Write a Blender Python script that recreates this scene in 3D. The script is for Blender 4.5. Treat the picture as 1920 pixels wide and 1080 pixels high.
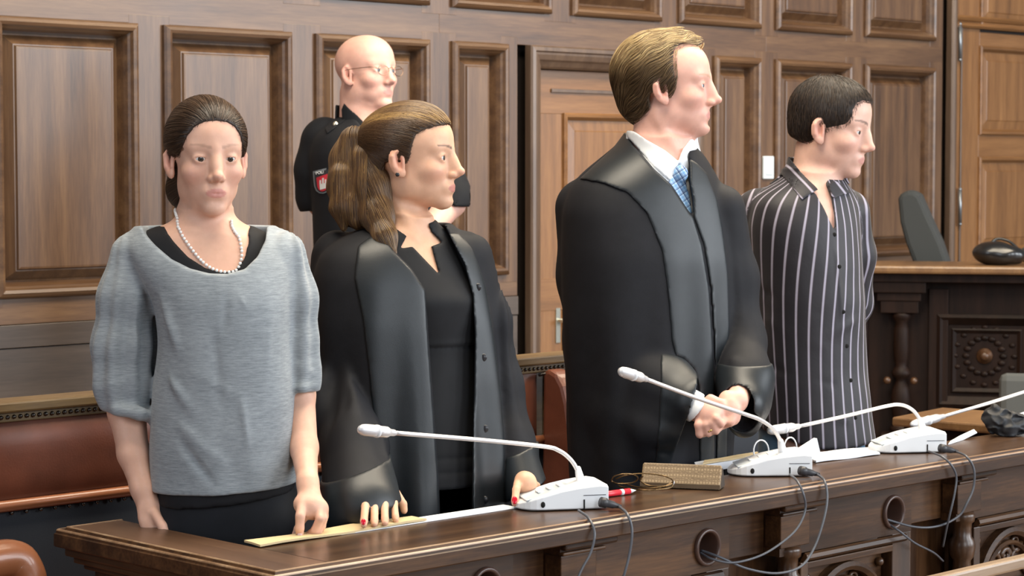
import bpy, bmesh, math, random
import numpy as np
from mathutils import Vector, Matrix, noise as mnoise
random.seed(7); np.random.seed(7)
SC = bpy.context.scene; COL = SC.collection
for o in list(bpy.data.objects): bpy.data.objects.remove(o)

# ------------------------------------------------------------------ camera
F = 4050.0; H = 1.5
AZ = math.radians(45.6); PI_ = math.atan(225/F)
FW = np.array([math.cos(AZ)*math.cos(PI_), math.sin(AZ)*math.cos(PI_), -math.sin(PI_)])
RT = np.array([math.sin(AZ), -math.cos(AZ), 0.0]); UP = np.cross(RT, FW)
FWH = np.array([math.cos(AZ), math.sin(AZ), 0.0])
CAM = np.array([0, 0, H])
cd = bpy.data.cameras.new('camera'); cam = bpy.data.objects.new('camera', cd); COL.objects.link(cam)
cam.matrix_world = Matrix((( RT[0], UP[0], -FW[0], 0), (RT[1], UP[1], -FW[1], 0), (RT[2], UP[2], -FW[2], H), (0, 0, 0, 1)))
cd.sensor_width = 36; cd.lens = F/1920*36; cd.clip_start = .1; cd.clip_end = 60
cd.dof.use_dof = True; cd.dof.focus_distance = 4.6; cd.dof.aperture_fstop = 10
SC.camera = cam

# ------------------------------------------------------------------ world, light, exposure
w = bpy.data.worlds.new('World'); SC.world = w; w.use_nodes = True
w.node_tree.nodes['Background'].inputs[0].default_value = (.93, .96, 1.0, 1)
w.node_tree.nodes['Background'].inputs[1].default_value = .11
def area(name, loc, tgt, sx, sy, power, col):
    l = bpy.data.lights.new(name, 'AREA'); l.shape = 'RECTANGLE'; l.size = sx; l.size_y = sy; l.energy = power; l.color = col
    o = bpy.data.objects.new(name, l); COL.objects.link(o); o.location = loc
    d = Vector(tgt)-Vector(loc); o.rotation_euler = d.to_track_quat('-Z', 'Y').to_euler(); return o
area('window_light', (5.6, -3.2, 3.3), (5.3, 5, 1.6), 1.9, 3.4, 190, (.90, .95, 1))
area('window_light', (9.3, -3.2, 3.2), (8.6, 5, 1.8), 2.0, 3.5, 260, (.88, .94, 1))
area('window_light', (12.6, -3.2, 3.2), (11.2, 5, 1.8), 2.0, 3.5, 260, (.88, .94, 1))
area('window_light', (1.2, -3.2, 3.0), (3.4, 5, 1.3), 1.9, 3.4, 130, (.88, .94, 1))
area('side_window_light', (-3.2, 2.6, 3.0), (5, 5, 1.4), 2.2, 3.2, 75, (.82, .90, 1))
area('ceiling_light', (6.4, 3.4, 4.4), (6.4, 3.9, 0), 3.4, 1.6, 210, (1, .86, .66))
area('ceiling_light', (3.0, 3.2, 4.4), (3.0, 3.7, 0), 3.0, 1.6, 170, (1, .88, .70))
SC.view_settings.view_transform = 'Standard'; SC.view_settings.look = 'None'
SC.view_settings.gamma = 1; SC.view_settings.use_curve_mapping = False
SC.view_settings.exposure = 0.31
SC.cycles.max_bounces = 6; SC.cycles.diffuse_bounces = 3; SC.cycles.transmission_bounces = 6

# ------------------------------------------------------------------ picking points in space
def ray(x, y): return FW+RT*(x-960)/F+UP*(540-y)/F
def PZ(x, y, z): d = ray(x, y); return CAM+d*(z-H)/d[2]
def PY(x, y, Y): d = ray(x, y); return CAM+d*Y/d[1]
def PN(x, y, p0, n): d = ray(x, y); n = np.array(n); return CAM+d*(np.dot(np.array(p0)-CAM, n)/np.dot(d, n))

# ------------------------------------------------------------------ materials
def new_mat(name):
    m = bpy.data.materials.new(name); m.use_nodes = True; nt = m.node_tree
    return m, nt, nt.nodes['Principled BSDF']
def N(nt, t, **k):
    n = nt.nodes.new(t)
    for a, b in k.items(): setattr(n, a, b)
    return n
def ramp(nt, fac, stops):
    r = N(nt, 'ShaderNodeValToRGB'); e = r.color_ramp.elements
    e[0].position = stops[0][0]; e[0].color = (*stops[0][1], 1); e[1].position = stops[-1][0]; e[1].color = (*stops[-1][1], 1)
    for p, c in stops[1:-1]: q = e.new(p); q.color = (*c, 1)
    nt.links.new(fac, r.inputs[0]); return r.outputs[0]
def texnoise(nt, scale, detail=4, vec=(1, 1, 1), rough=.6, coord='Object', rnd=False):
    tc = N(nt, 'ShaderNodeTexCoord'); mp = N(nt, 'ShaderNodeMapping'); mp.inputs['Scale'].default_value = vec
    nt.links.new(tc.outputs[coord], mp.inputs[0])
    if rnd:
        oi = N(nt, 'ShaderNodeObjectInfo'); ml = N(nt, 'ShaderNodeVectorMath', operation='SCALE'); ml.inputs[0].default_value = (13, 29, 7)
        nt.links.new(oi.outputs['Random'], ml.inputs['Scale']); nt.links.new(ml.outputs[0], mp.inputs['Location'])
    n = N(nt, 'ShaderNodeTexNoise'); n.inputs['Scale'].default_value = scale; n.inputs['Detail'].default_value = detail; n.inputs['Roughness'].default_value = rough
    nt.links.new(mp.outputs[0], n.inputs[0]); return n.outputs[0]
def bump(nt, b, h, strength, dist=.002):
    n = N(nt, 'ShaderNodeBump'); n.inputs['Strength'].default_value = strength; n.inputs['Distance'].default_value = dist
    nt.links.new(h, n.inputs['Height']); nt.links.new(n.outputs[0], b.inputs['Normal'])
def plain(name, col, rough=.5, metal=0, spec=.5, bumpscale=0, bumpstr=.2, sheen=0, coat=0, vary=0):
    m, nt, b = new_mat(name); b.inputs['Base Color'].default_value = (*col, 1); b.inputs['Roughness'].default_value = rough
    b.inputs['Metallic'].default_value = metal; b.inputs['Specular IOR Level'].default_value = spec
    b.inputs['Sheen Weight'].default_value = sheen; b.inputs['Coat Weight'].default_value = coat
    if vary:
        n = texnoise(nt, 9, 5); c = [max(0, v*(1-vary)) for v in col]; d = [min(1, v*(1+vary)) for v in col]
        nt.links.new(ramp(nt, n, [(.3, c), (.7, d)]), b.inputs['Base Color'])
    if bumpscale: bump(nt, b, texnoise(nt, bumpscale, 3), bumpstr)
    return m
def wood(name, dark, mid, light, grain, rough=.42, spec=.5, coat=.55, rnd=True, fine=1.0):
    m, nt, b = new_mat(name)
    v = {'z': (14, 14, .9), 'x': (.9, 14, 14), 'y': (14, .9, 14)}[grain]
    n1 = texnoise(nt, 1.6, 5, v, .55, rnd=rnd); v2 = tuple(q*5 for q in v); n2 = texnoise(nt, 2.0, 3, v2, .7, rnd=rnd)
    mx = N(nt, 'ShaderNodeMath', operation='MULTIPLY_ADD'); mx.inputs[1].default_value = .38*fine; nt.links.new(n2, mx.inputs[0])
    m2 = N(nt, 'ShaderNodeMath', operation='MULTIPLY'); m2.inputs[1].default_value = .70; nt.links.new(n1, m2.inputs[0]); nt.links.new(m2.outputs[0], mx.inputs[2])
    blot = texnoise(nt, 1.3, 2, (1, 1, 1), .5, rnd=rnd); a3 = N(nt, 'ShaderNodeMath', operation='MULTIPLY_ADD'); a3.inputs[1].default_value = .30
    nt.links.new(blot, a3.inputs[0]); nt.links.new(mx.outputs[0], a3.inputs[2])
    nt.links.new(ramp(nt, a3.outputs[0], [(.42, dark), (.66, mid), (.92, light)]), b.inputs['Base Color'])
    b.inputs['Specular IOR Level'].default_value = spec; b.inputs['Coat Weight'].default_value = coat; b.inputs['Coat Roughness'].default_value = .34
    rr = N(nt, 'ShaderNodeMapRange'); rr.inputs['To Min'].default_value = rough-.08; rr.inputs['To Max'].default_value = rough+.14
    nt.links.new(blot, rr.inputs[0]); nt.links.new(rr.outputs[0], b.inputs['Roughness'])
    bump(nt, b, n2, .12, .001); return m
M = {}
WD, WM, WL = (.034, .0145, .006), (.094, .045, .019), (.170, .091, .040)
M['wall_z'] = wood('oak_vertical', WD, WM, WL, 'z'); M['wall_x'] = wood('oak_horizontal', WD, WM, WL, 'x')
M['door_z'] = wood('oak_door_vertical', (.085, .036, .010), (.185, .082, .025), (.28, .135, .046), 'z')
M['base'] = wood('base_oak', (.026, .017, .012), (.055, .038, .028), (.09, .065, .05), 'x')
M['door_x'] = wood('oak_door_horizontal', (.085, .036, .010), (.185, .082, .025), (.28, .135, .046), 'x')
M['case'] = wood('casing_oak', (.05, .03, .02), (.105, .065, .042), (.17, .11, .07), 'z')
M['gap'] = plain('shadow_wood', (.012, .006, .003), .8)
M['desk_x'] = wood('desk_oak', (.013, .006, .003), (.046, .020, .0085), (.13, .060, .023), 'x', .42, .32, .04)
M['desk_y'] = wood('desk_oak_end', (.018, .008, .004), (.062, .028, .011), (.13, .062, .026), 'y', .40, .4, .1)
M['desk_z'] = wood('desk_oak_post', (.014, .006, .003), (.048, .021, .009), (.12, .055, .022), 'z', .30, .45, .2)
M['desktop'] = wood('desktop_oak', (.022, .010, .005), (.055, .026, .012), (.10, .052, .024), 'x', .28, .5, .1)
M['desktop_y'] = wood('desktop_oak_end', (.040, .018, .008), (.088, .042, .020), (.135, .07, .035), 'y', .34, .5, .2)
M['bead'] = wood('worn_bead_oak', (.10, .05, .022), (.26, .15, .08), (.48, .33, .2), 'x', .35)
M['judge'] = wood('shaded_bench_oak', (.005, .0025, .0018), (.012, .0055, .0035), (.024, .011, .007), 'z', .5, .18, .0)  # near-black: the shade over the bench is put into its colour
M['judge_top'] = wood('bench_top_oak', (.09, .042, .015), (.16, .08, .030), (.24, .13, .05), 'y', .4)
M['leather'] = plain('brown_leather', (.125, .038, .020), .38, bumpscale=220, bumpstr=.12, vary=.25, coat=.1)
M['leather_roll'] = plain('brown_leather_piping', (.24, .085, .035), .32, bumpscale=220, bumpstr=.1, coat=.2)
M['navy'] = plain('black_leather_cloth', (.012, .016, .024), .6, bumpscale=300, bumpstr=.1)
M['brass'] = plain('aged_nail_metal', (.10, .09, .08), .3, 1)
M['railwood'] = wood('bench_rail_oak', (.05, .028, .01), (.11, .065, .022), (.22, .14, .05), 'x', .35)
M['white'] = plain('white_plastic', (.80, .82, .84), .35)
M['white_panel'] = plain('pale_switch_plastic', (.62, .68, .72), .4)
M['dark_plastic'] = plain('dark_grey_plastic', (.035, .035, .04), .45)
M['cable'] = plain('grey_cable_rubber', (.085, .09, .105), .35)
M['silver'] = plain('silver_mic_metal', (.70, .70, .72), .5, .55)
M['neckmetal'] = plain('satin_gooseneck_metal', (.78, .77, .78), .38, .55)
M['black'] = plain('black_void', (.004, .004, .004), .9)
M['grey_fabric'] = plain('grey_chair_fabric', (.036, .040, .041), .9, bumpscale=300, bumpstr=.3)
M['paper'] = plain('white_paper', (.82, .84, .88), .7)
M['manila'] = plain('manila_card', (.62, .48, .27), .65, vary=.06)
M['floor'] = wood('floor_boards', (.10, .055, .03), (.17, .10, .055), (.24, .15, .09), 'x', .4)

# ------------------------------------------------------------------ object helpers
def link(o, parent=None):
    COL.objects.link(o)
    if parent is not None: o.parent = parent
    return o
def tag(o, label=None, cat=None, group=None, kind=None):
    if label: o['label'] = label
    if cat: o['category'] = cat
    if group: o['group'] = group
    if kind: o['kind'] = kind
    return o
def thing(name, label, cat, loc=(0, 0, 0), rz=0, group=None, kind=None):
    o = bpy.data.objects.new(name, None); COL.objects.link(o); o.empty_display_size = .05
    o.location = loc; o.rotation_euler = (0, 0, rz); return tag(o, label, cat, group, kind)
def from_bm(name, bm, mat, parent=None, smooth=False, loc=None, rz=0, bevel=0, label=None, wn=False):
    bmesh.ops.recalc_face_normals(bm, faces=bm.faces)
    me = bpy.data.meshes.new(name); bm.to_mesh(me); bm.free()
    me.materials.append(mat)
    if smooth: me.shade_smooth()
    o = link(bpy.data.objects.new(name, me), parent)
    if loc is not None: o.location = loc
    o.rotation_euler = (0, 0, rz)
    if bevel:
        b = o.modifiers.new('bevel', 'BEVEL'); b.width = bevel; b.segments = 2; b.limit_method = 'ANGLE'
    if label: o['label'] = label
    return o
def BM(): return bmesh.new()
def box(bm, x0, x1, y0, y1, z0, z1, mat=None):
    v = [bm.verts.new(p) for p in [(x0, y0, z0), (x1, y0, z0), (x1, y1, z0), (x0, y1, z0), (x0, y0, z1), (x1, y0, z1), (x1, y1, z1), (x0, y1, z1)]]
    for f in [(0, 3, 2, 1), (4, 5, 6, 7), (0, 1, 5, 4), (1, 2, 6, 5), (2, 3, 7, 6), (3, 0, 4, 7)]: bm.faces.new([v[i] for i in f])
    return v
def boxo(name, b, mat, parent=None, bevel=0, label=None, **k):
    bm = BM(); box(bm, *b); return from_bm(name, bm, mat, parent, bevel=bevel, label=label, **k)
def sweep_rect(bm, x0, x1, z0, z1, prof, Y):
    """mitred frame round a rectangle in the X-Z plane; prof = (inward offset, proud of Y)"""
    rings = []
    for (sx, sz) in ((0, 0), (1, 0), (1, 1), (0, 1)):
        r = []
        for o, p in prof:
            r.append(bm.verts.new(((x1-o) if sx else (x0+o), Y-p, (z1-o) if sz else (z0+o))))
        rings.append(r)
    n = len(prof)
    for i in range(4):
        a, b = rings[i], rings[(i+1) % 4]
        for j in range(n-1): bm.faces.new((a[j], b[j], b[j+1], a[j+1]))
def tube(bm, pts, r, seg=8, cap=True, taper=None):
    pts = [Vector(p) for p in pts]; n = len(pts); rings = []
    t0 = (pts[1]-pts[0]).normalized(); up = Vector((0, 0, 1)) if abs(t0.z) < .9 else Vector((1, 0, 0))
    nrm = t0.cross(up).normalized()
    for i, p in enumerate(pts):
        t = (pts[min(i+1, n-1)]-pts[max(i-1, 0)]).normalized()
        nrm = (nrm-t*nrm.dot(t)).normalized(); b = t.cross(nrm)
        rr = r if taper is None else (taper[i] if hasattr(taper, '__len__') else r)
        rings.append([bm.verts.new(p+(nrm*math.cos(a)+b*math.sin(a))*rr) for a in [2*math.pi*k/seg for k in range(seg)]])
    for i in range(n-1):
        for k in range(seg): bm.faces.new((rings[i][k], rings[i][(k+1) % seg], rings[i+1][(k+1) % seg], rings[i+1][k]))
    if cap: bm.faces.new(rings[0][::-1]); bm.faces.new(rings[-1])
def spline(pts, n=8):
    """catmull-rom through 3-d points"""
    P = [np.array(p, float) for p in pts]; P = [2*P[0]-P[1]]+P+[2*P[-1]-P[-2]]; out = []
    for i in range(1, len(P)-2):
        for k in range(n):
            t = k/n; a, b, c, d = P[i-1:i+3]
            out.append(.5*((2*b)+(-a+c)*t+(2*a-5*b+4*c-d)*t*t+(-a+3*b-3*c+d)*t**3))
    out.append(P[-2]); return out
def lathe(bm, prof, seg=20, c=(0, 0, 0)):
    rings = []
    for r, z in prof: rings.append([bm.verts.new((c[0]+r*math.cos(2*math.pi*k/seg), c[1]+r*math.sin(2*math.pi*k/seg), c[2]+z)) for k in range(seg)])
    for i in range(len(rings)-1):
        for k in range(seg): bm.faces.new((rings[i][k], rings[i][(k+1) % seg], rings[i+1][(k+1) % seg], rings[i+1][k]))
    bm.faces.new(rings[0][::-1]); bm.faces.new(rings[-1])
def uvs(bm, c, r, seg=12, sc=(1, 1, 1)):
    m = Matrix.Translation(c) @ Matrix.Diagonal((r*sc[0], r*sc[1], r*sc[2], 1)); bmesh.ops.create_uvsphere(bm, u_segments=seg, v_segments=seg//2+1, radius=1, matrix=m)
def prism(bm, poly, fn0, fn1):
    """solid between two mappings of a 2-d polygon"""
    a = [bm.verts.new(fn0(*p)) for p in poly]; b = [bm.verts.new(fn1(*p)) for p in poly]
    bm.faces.new(a[::-1]); bm.faces.new(b)
    for i in range(len(poly)): j = (i+1) % len(poly); bm.faces.new((a[i], a[j], b[j], b[i]))
# ------------------------------------------------------------------ floor and panelled wall
boxo('floor', (-4, 14, -3.4, 6.1, -.05, 0), M['floor'])['kind'] = 'structure'
WY = 6.0
wall = boxo('wall_back', (-4, 14, WY+.06, WY+.16, 0, 4.6), M['gap']); wall['kind'] = 'structure'
BOL = [(0, 0), (0, .012), (.006, .020), (.016, .026), (.026, .022), (.031, .010), (.037, .002), (.043, -.014), (.046, -.030), (.050, -.046)]
def wall_panel(x0, x1, z0, z1):
    bm = BM(); sweep_rect(bm, x0, x1, z0, z1, BOL, WY); o = from_bm('panel_moulding', bm, M['wall_x'], wall, smooth=False)
    e = .050; f = .046; g = .088
    bm = BM()
    def q(o_, y): return [(x0+o_, y, z0+o_), (x1-o_, y, z0+o_), (x1-o_, y, z1-o_), (x0+o_, y, z1-o_)]
    R = [[bm.verts.new(p) for p in q(o_, WY+y)] for o_, y in ((e-.008, f), (e+.005, f-.004), (g-.004, .012), (g, .012), (g+.004, .005), (g+.010, .004))]
    for a, b in zip(R, R[1:]):
        for i in range(4): bm.faces.new((a[i], a[(i+1) % 4], b[(i+1) % 4], b[i]))
    bm.faces.new(R[-1])
    from_bm('panel', bm, M['wall_z'], wall)
cols = [(1.64, 2.18), (2.29, 2.83), (2.94, 3.485), (3.592, 4.136), (4.239, 4.783), (4.892, 5.437), (5.551, 5.847), (7.070, 7.382), (7.486, 8.036), (8.138, 8.695)]
ucols = cols[:6]+[(5.551, 6.084), (6.20, 6.733), (6.842, 7.382)]+cols[8:]
for x0, x1 in cols: wall_panel(x0, x1, 1.087, 1.977)
for x0, x1 in ucols: wall_panel(x0, x1, 2.104, 2.99)
def fill(name, x0, x1, z0, z1, y=WY, m='wall_z', d=.05, bev=.0015): return boxo(name, (x0, x1, y, y+d, z0, z1), M[m], wall, bevel=bev)
edges = [1.64]+[v for c in cols[:7] for v in c]
# stiles between panels, rails above and below
prev = -4
for x0, x1 in cols[:7]: fill('stile', prev, x0+.03, 1.057, 2.007); prev = x1-.03
fill('stile', prev, 5.905, 1.057, 2.007); prev = 7.015
for x0, x1 in cols[7:]: fill('stile', prev, x0+.03, 1.057, 2.007); prev = x1-.03
fill('stile', prev, 8.772, 0, 2.007)
prev = -4
for x0, x1 in ucols: fill('stile', prev, x0+.03, 2.075, 3.02); prev = x1-.03
fill('stile', prev, 8.772, 2.075, 4.6)
xs = [-4, 1.0, 3.2, 5.495, 7.43, 8.772]
for a, b in zip(xs, xs[1:]): fill('rail', a, b, 1.978, 2.103, WY+.0005, 'wall_x', .05)
for a, b in ((-4, 3.2), (3.2, 5.905), (7.015, 8.772)):
    fill('rail', a, b, 1.003, 1.0865, WY+.0005, 'wall_x', .05)
    fill('base_board', a, b, .929, 1.0015, WY-.006, 'base', .06)
    fill('base_board', a, b, .50, .9265, WY-.001, 'base', .06)
    fill('base_board', a, b, 0, .498, WY-.001, 'base', .06)
fill('rail', -4, 14, 3.0, 4.6, WY+.001, 'wall_x', .05)
# ------------------------------------------------------------------ door in the panelling (behind the lawyer)
dr = thing('door_1', None, None, kind='structure')
def casing(x0, x1, z1, w_, y, par):
    P = [(0, 0), (0, .030), (.006, .038), (.02, .040), (.026, .034), (.034, .033), (w_*.62, .026), (w_*.70, .018), (w_*.92, .006), (w_, -.002), (w_, -.06)]
    for nm, pts in (('door_casing', 'L'), ('door_casing', 'T'), ('door_casing', 'R')):
        bm = BM(); rows = []
        for o_, p in P:
            if pts == 'L': c = [(x0+o_, 0), (x0+o_, z1-o_)]
            elif pts == 'R': c = [(x1-o_, 0), (x1-o_, z1-o_)]
            else: c = [(x0+o_, z1-o_), (x1-o_, z1-o_)]
            rows.append([bm.verts.new((a, y-p, b)) for a, b in c])
        for a, b in zip(rows, rows[1:]): bm.faces.new((a[0], a[1], b[1], b[0]))
        from_bm(nm, bm, M['case'], par)
casing(5.948, 6.98, 1.977, .086, WY, dr)
def dpan(x0, x1, z0, z1, Y, par, a='door_x', b='door_z'):
    bm = BM(); sweep_rect(bm, x0, x1, z0, z1, [(0, 0), (0, .010), (.006, .016), (.016, .014), (.022, .004), (.03, -.008)], Y); from_bm('door_moulding', bm, M[a], par)
    bm = BM(); R = [[bm.verts.new(p) for p in [(x0+o_, Y+y, z0+o_), (x1-o_, Y+y, z0+o_), (x1-o_, Y+y, z1-o_), (x0+o_, Y+y, z1-o_)]] for o_, y in ((.026, .008), (.07, .002), (.074, -.001))]
    for p, q in zip(R, R[1:]):
        for i in range(4): bm.faces.new((p[i], p[(i+1) % 4], q[(i+1) % 4], q[i]))
    bm.faces.new(R[-1]); from_bm('door_panel', bm, M[b], par)
DY = WY+.045
lx0, lx1 = 6.037, 6.891
boxo('door_stile', (lx0, lx0+.17, DY, DY+.04, .02, 1.888), M['door_z'], dr, .002); boxo('door_stile', (lx1-.17, lx1, DY, DY+.04, .02, 1.888), M['door_z'], dr, .002)
for z0, z1 in ((1.715, 1.8885), (.93, 1.06), (.02, .22)): boxo('door_rail', (lx0+.03, lx1-.03, DY-.0015, DY+.035, z0, z1), M['door_x'], dr, .002)
boxo('door_rail', (lx0+.095, lx1-.095, DY-.010, DY+.02, 1.80, 1.815), M['case'], dr, .002)
dpan(lx0+.165, lx1-.165, 1.055, 1.72, DY, dr); dpan(lx0+.165, lx1-.165, .215, .935, DY, dr)
h = PY(1045, 610, DY)
bm = BM(); box(bm, h[0]-.012, h[0]+.012, DY-.006, DY, h[2]-.07, h[2]+.07); tube(bm, [(h[0], DY-.004, h[2]+.02), (h[0], DY-.05, h[2]+.02), (h[0]+.01, DY-.055, h[2]+.02), (h[0]+.09, DY-.055, h[2]+.018)], .008)
from_bm('door_handle', bm, plain('pale_handle_metal', (.6, .62, .56), .25, .8), dr, bevel=.001)
# ------------------------------------------------------------------ door at the right edge
d2 = thing('door_2', None, None, kind='structure')
casing(8.832, 10.5, 2.62, .086, WY+.02, d2)
D2 = WY+.05; a0, a1 = 8.918, 10.414
boxo('door_stile', (a0, a0+.245, D2, D2+.05, .02, 2.535), M['door_z'], d2, .002); boxo('door_stile', (a1-.245, a1, D2, D2+.05, .02, 2.535), M['door_z'], d2, .002)
boxo('door_bead', (a0+.075, a0+.088, D2-.009, D2, .02, 2.2), M['case'], d2, .003)
for z0, z1 in ((2.10, 2.17), (1.552, 1.668), (.98, 1.08), (.02, .25)): boxo('door_rail', (a0+.24, a1-.24, D2-.0015, D2+.05, z0, z1), M['door_x'], d2, .002)
for z0, z1 in ((1.664, 2.104), (1.076, 1.556), (.246, .984), (2.2, 2.5)): dpan(a0+.240, a1-.240, z0, z1, D2, d2)
bm = BM(); sweep_rect(bm, a0-.002, a1, 2.185, 2.245, [(0, 0), (0, .018), (.01, .028), (.022, .02), (.028, .008), (.03, 0)], D2); box(bm, a0+.02, a1-.02, D2-.004, D2+.02, 2.2, 2.23); from_bm('transom', bm, M['door_x'], d2)
for yt, yb in ((45, 112), (355, 420)):
    p = PY(1800, yt, D2-.02); q = PY(1800, yb, D2-.02)
    bm = BM(); tube(bm, [tuple(q), tuple(p)], .009, 10); uvs(bm, tuple(p), .010, 8); uvs(bm, tuple(q), .010, 8)
    from_bm('hinge', bm, plain('hinge_steel', (.25, .27, .29), .35, .8), d2, smooth=True)
fill('stile', 10.52, 14, 0, 4.6); fill('rail', 8.775, 10.6, 2.64, 4.6, WY, 'wall_x')
# light switch plate
p = PY(1438, 322, WY-.004)
bm = BM(); box(bm, 7.405, 7.478, WY-.012, WY, 1.452, 1.552); o = from_bm('light_switch', bm, M['white_panel'], None, bevel=.004)
tag(o, 'pale square light switch plate on the oak wall stile', 'switch'); boxo('rocker', (7.420, 7.463, WY-.016, WY-.011, 1.470, 1.534), M['white_panel'], o, .002)

# ------------------------------------------------------------------ upholstered bench behind the people
BY = 4.05
bn = thing('bench', 'long oak bench with a brown leather back studded with nails', 'bench', (3, BY, 0))
def bpart(name, b, m, bev=.003): return boxo(name, (b[0]-3, b[1]-3, b[2]-BY, b[3]-BY, b[4], b[5]), M[m], bn, bev)
bx0, bx1 = .6, 5.35
bpart('top_rail', (bx0, bx1, BY-.012, BY+.075, .976, 1.0), 'railwood', .005)
bpart('under_rail', (bx0, bx1, BY+.002, BY+.06, .955, .9775), 'railwood', .002)
bpart('back_board', (bx0, bx1, BY+.03, BY+.06, .05, .96), 'railwood', .002)
def cushion(name, x0, x1, z0, z1, y, bulge, m, par, ox, oy, roll=0):
    bm = BM(); nx, nz = max(4, int((x1-x0)/.06)), 10; g = []
    for i in range(nx+1):
        col = []
        for j in range(nz+1):
            u, v = i/nx, j/nz; e = (1-abs(2*v-1)**4)*(1-abs(2*u-1)**(nx*1.3))
            col.append(bm.verts.new((x0+(x1-x0)*u-ox, y-bulge*e-oy, z0+(z1-z0)*v)))
        g.append(col)
    for i in range(nx):
        for j in range(nz): bm.faces.new((g[i][j], g[i+1][j], g[i+1][j+1], g[i][j+1]))
    return from_bm(name, bm, M[m], par, smooth=True)
cushion('leather_back', bx0, 4.07, .768, .960, BY+.012, .022, 'leather', bn, 3, BY)
cushion('leather_back', 4.13, bx1, .768, .960, BY+.012, .022, 'leather', bn, 3, BY)
bm = BM(); tube(bm, [(bx0-3, -.006, .776), (bx1-3, -.006, .776)], .0125, 10); from_bm('piping_roll', bm, M['leather_roll'], bn, smooth=True)
cushion('lower_back', bx0, bx1, .44, .766, BY+.004, .008, 'navy', bn, 3, BY)
bm = BM(); box(bm, bx0-3, bx1-3, -.42, .0, .34, .43); from_bm('seat', bm, M['leather'], bn, bevel=.03)
bpart('seat_frame', (bx0, bx1, BY-.40, BY+.03, .26, .34), 'railwood')
for lx in (bx0+.03, 2.0, 3.2, 4.4, bx1-.09): bpart('leg', (lx, lx+.06, BY-.39, BY-.33, 0, .26), 'railwood'); bpart('leg', (lx, lx+.06, BY-.03, BY+.03, 0, .26), 'railwood')
def nails(name, pts, r, mat, par, off):
    bm = BM()
    for p in pts: uvs(bm, (p[0]-off[0], p[1]-off[1], p[2]), r, 6)
    o = from_bm(name, bm, mat, par, smooth=True); o['kind'] = 'stuff'; return o
nails('nail_row', [(x, BY+.001, .966) for x in np.arange(bx0+.02, bx1, .0158)], .0052, M['brass'], bn, (3, BY))
nails('nail_row', [(x, BY-.006, .760) for x in np.arange(bx0+.02, bx1, .036)], .0050, M['brass'], bn, (3, BY))
# leather wing dividing the bench
wg = BM(); W = []
prof = [(-.010, .962), (-.035, .966), (-.062, .955), (-.085, .925), (-.10, .88), (-.115, .80), (-.15, .72), (-.24, .67), (-.36, .655), (-.41, .64), (-.42, .60), (-.40, .43), (0, .43)]
def wf(s): return [wg.verts.new((4.10-3+s*.030, y, z)) for y, z in prof]
a, b = wf(-1), wf(1); wg.faces.new(a); wg.faces.new(b[::-1])
for i in range(len(prof)): j = (i+1) % len(prof); wg.faces.new((a[i], a[j], b[j], b[i]))
from_bm('leather_wing', wg, M['leather'], bn, bevel=.012)
nails('nail_row', [(4.10+s*.026-0, BY+y, z) for s in (-1,) for (_, y, z) in [(0,)+tuple(q[1:]) for q in spline([(0, y+.014, z-.014) for y, z in prof[:9]], 4)]], .0045, M['brass'], bn, (3, BY))

# brown armchair at the left edge
ac = thing('armchair', 'brown leather armchair with a rounded arm at the left edge of the photo', 'chair', (1.9, 3.15, 0), math.radians(0))
P0 = PZ(34, 1012, .80)
A0 = P0-np.array([1.9, 3.15, 0])
bm = BM()
pa = spline([A0+np.array(q) for q in ((.0, .0, -.20), (.015, -.01, -.10), (.008, -.005, -.055), (-.015, .0, -.034), (-.08, .0, -.034), (-.18, .0, -.045), (-.38, .0, -.05))], 6)
tube(bm, pa, .034, 16, taper=[.030]*6+[.036]*6+[.036]*(len(pa)-12)); from_bm('arm', bm, M['leather_roll'], ac, smooth=True)
bm = BM(); pb = [p+np.array([0, -.64, 0]) for p in pa]; tube(bm, pb, .034, 16); from_bm('arm', bm, M['leather_roll'], ac, smooth=True)
bm = BM(); box(bm, A0[0]-.42, A0[0]+.0, A0[1]-.62, A0[1]-.02, .36, .47); from_bm('seat', bm, M['leather'], ac, bevel=.03)
bm = BM(); box(bm, A0[0]-.46, A0[0]-.38, A0[1]-.64, A0[1]+.0, .45, .72); from_bm('backrest', bm, M['leather'], ac, bevel=.03)
for lx in (A0[0]-.40, A0[0]-.03):
    for ly in (A0[1]-.60, A0[1]-.04): boxo('leg', (lx-.02, lx+.02, ly-.02, ly+.02, 0, .37), M['railwood'], ac, .004)

# ------------------------------------------------------------------ judges' bench on the right
J0 = PZ(1616, 497, 1.1); J1 = PZ(1920, 500, 1.1); jv = (J1-J0)/np.linalg.norm(J1-J0); jn = np.array([jv[1], -jv[0], 0]); jn = -jn if jn[0] > 0 else jn
jr = math.atan2(jv[1], jv[0])
jb = thing('judges_bench', 'dark carved oak judges bench with turned columns at the right', 'bench', tuple(J0*np.array([1, 1, 0])), jr)
def JP(x, y, off=0):   # pixel -> local (u along the front, z)
    q = PN(x, y, J0+jn*off, jn); d = q-J0; return float(np.dot(d, jv)), float(q[2])
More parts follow.
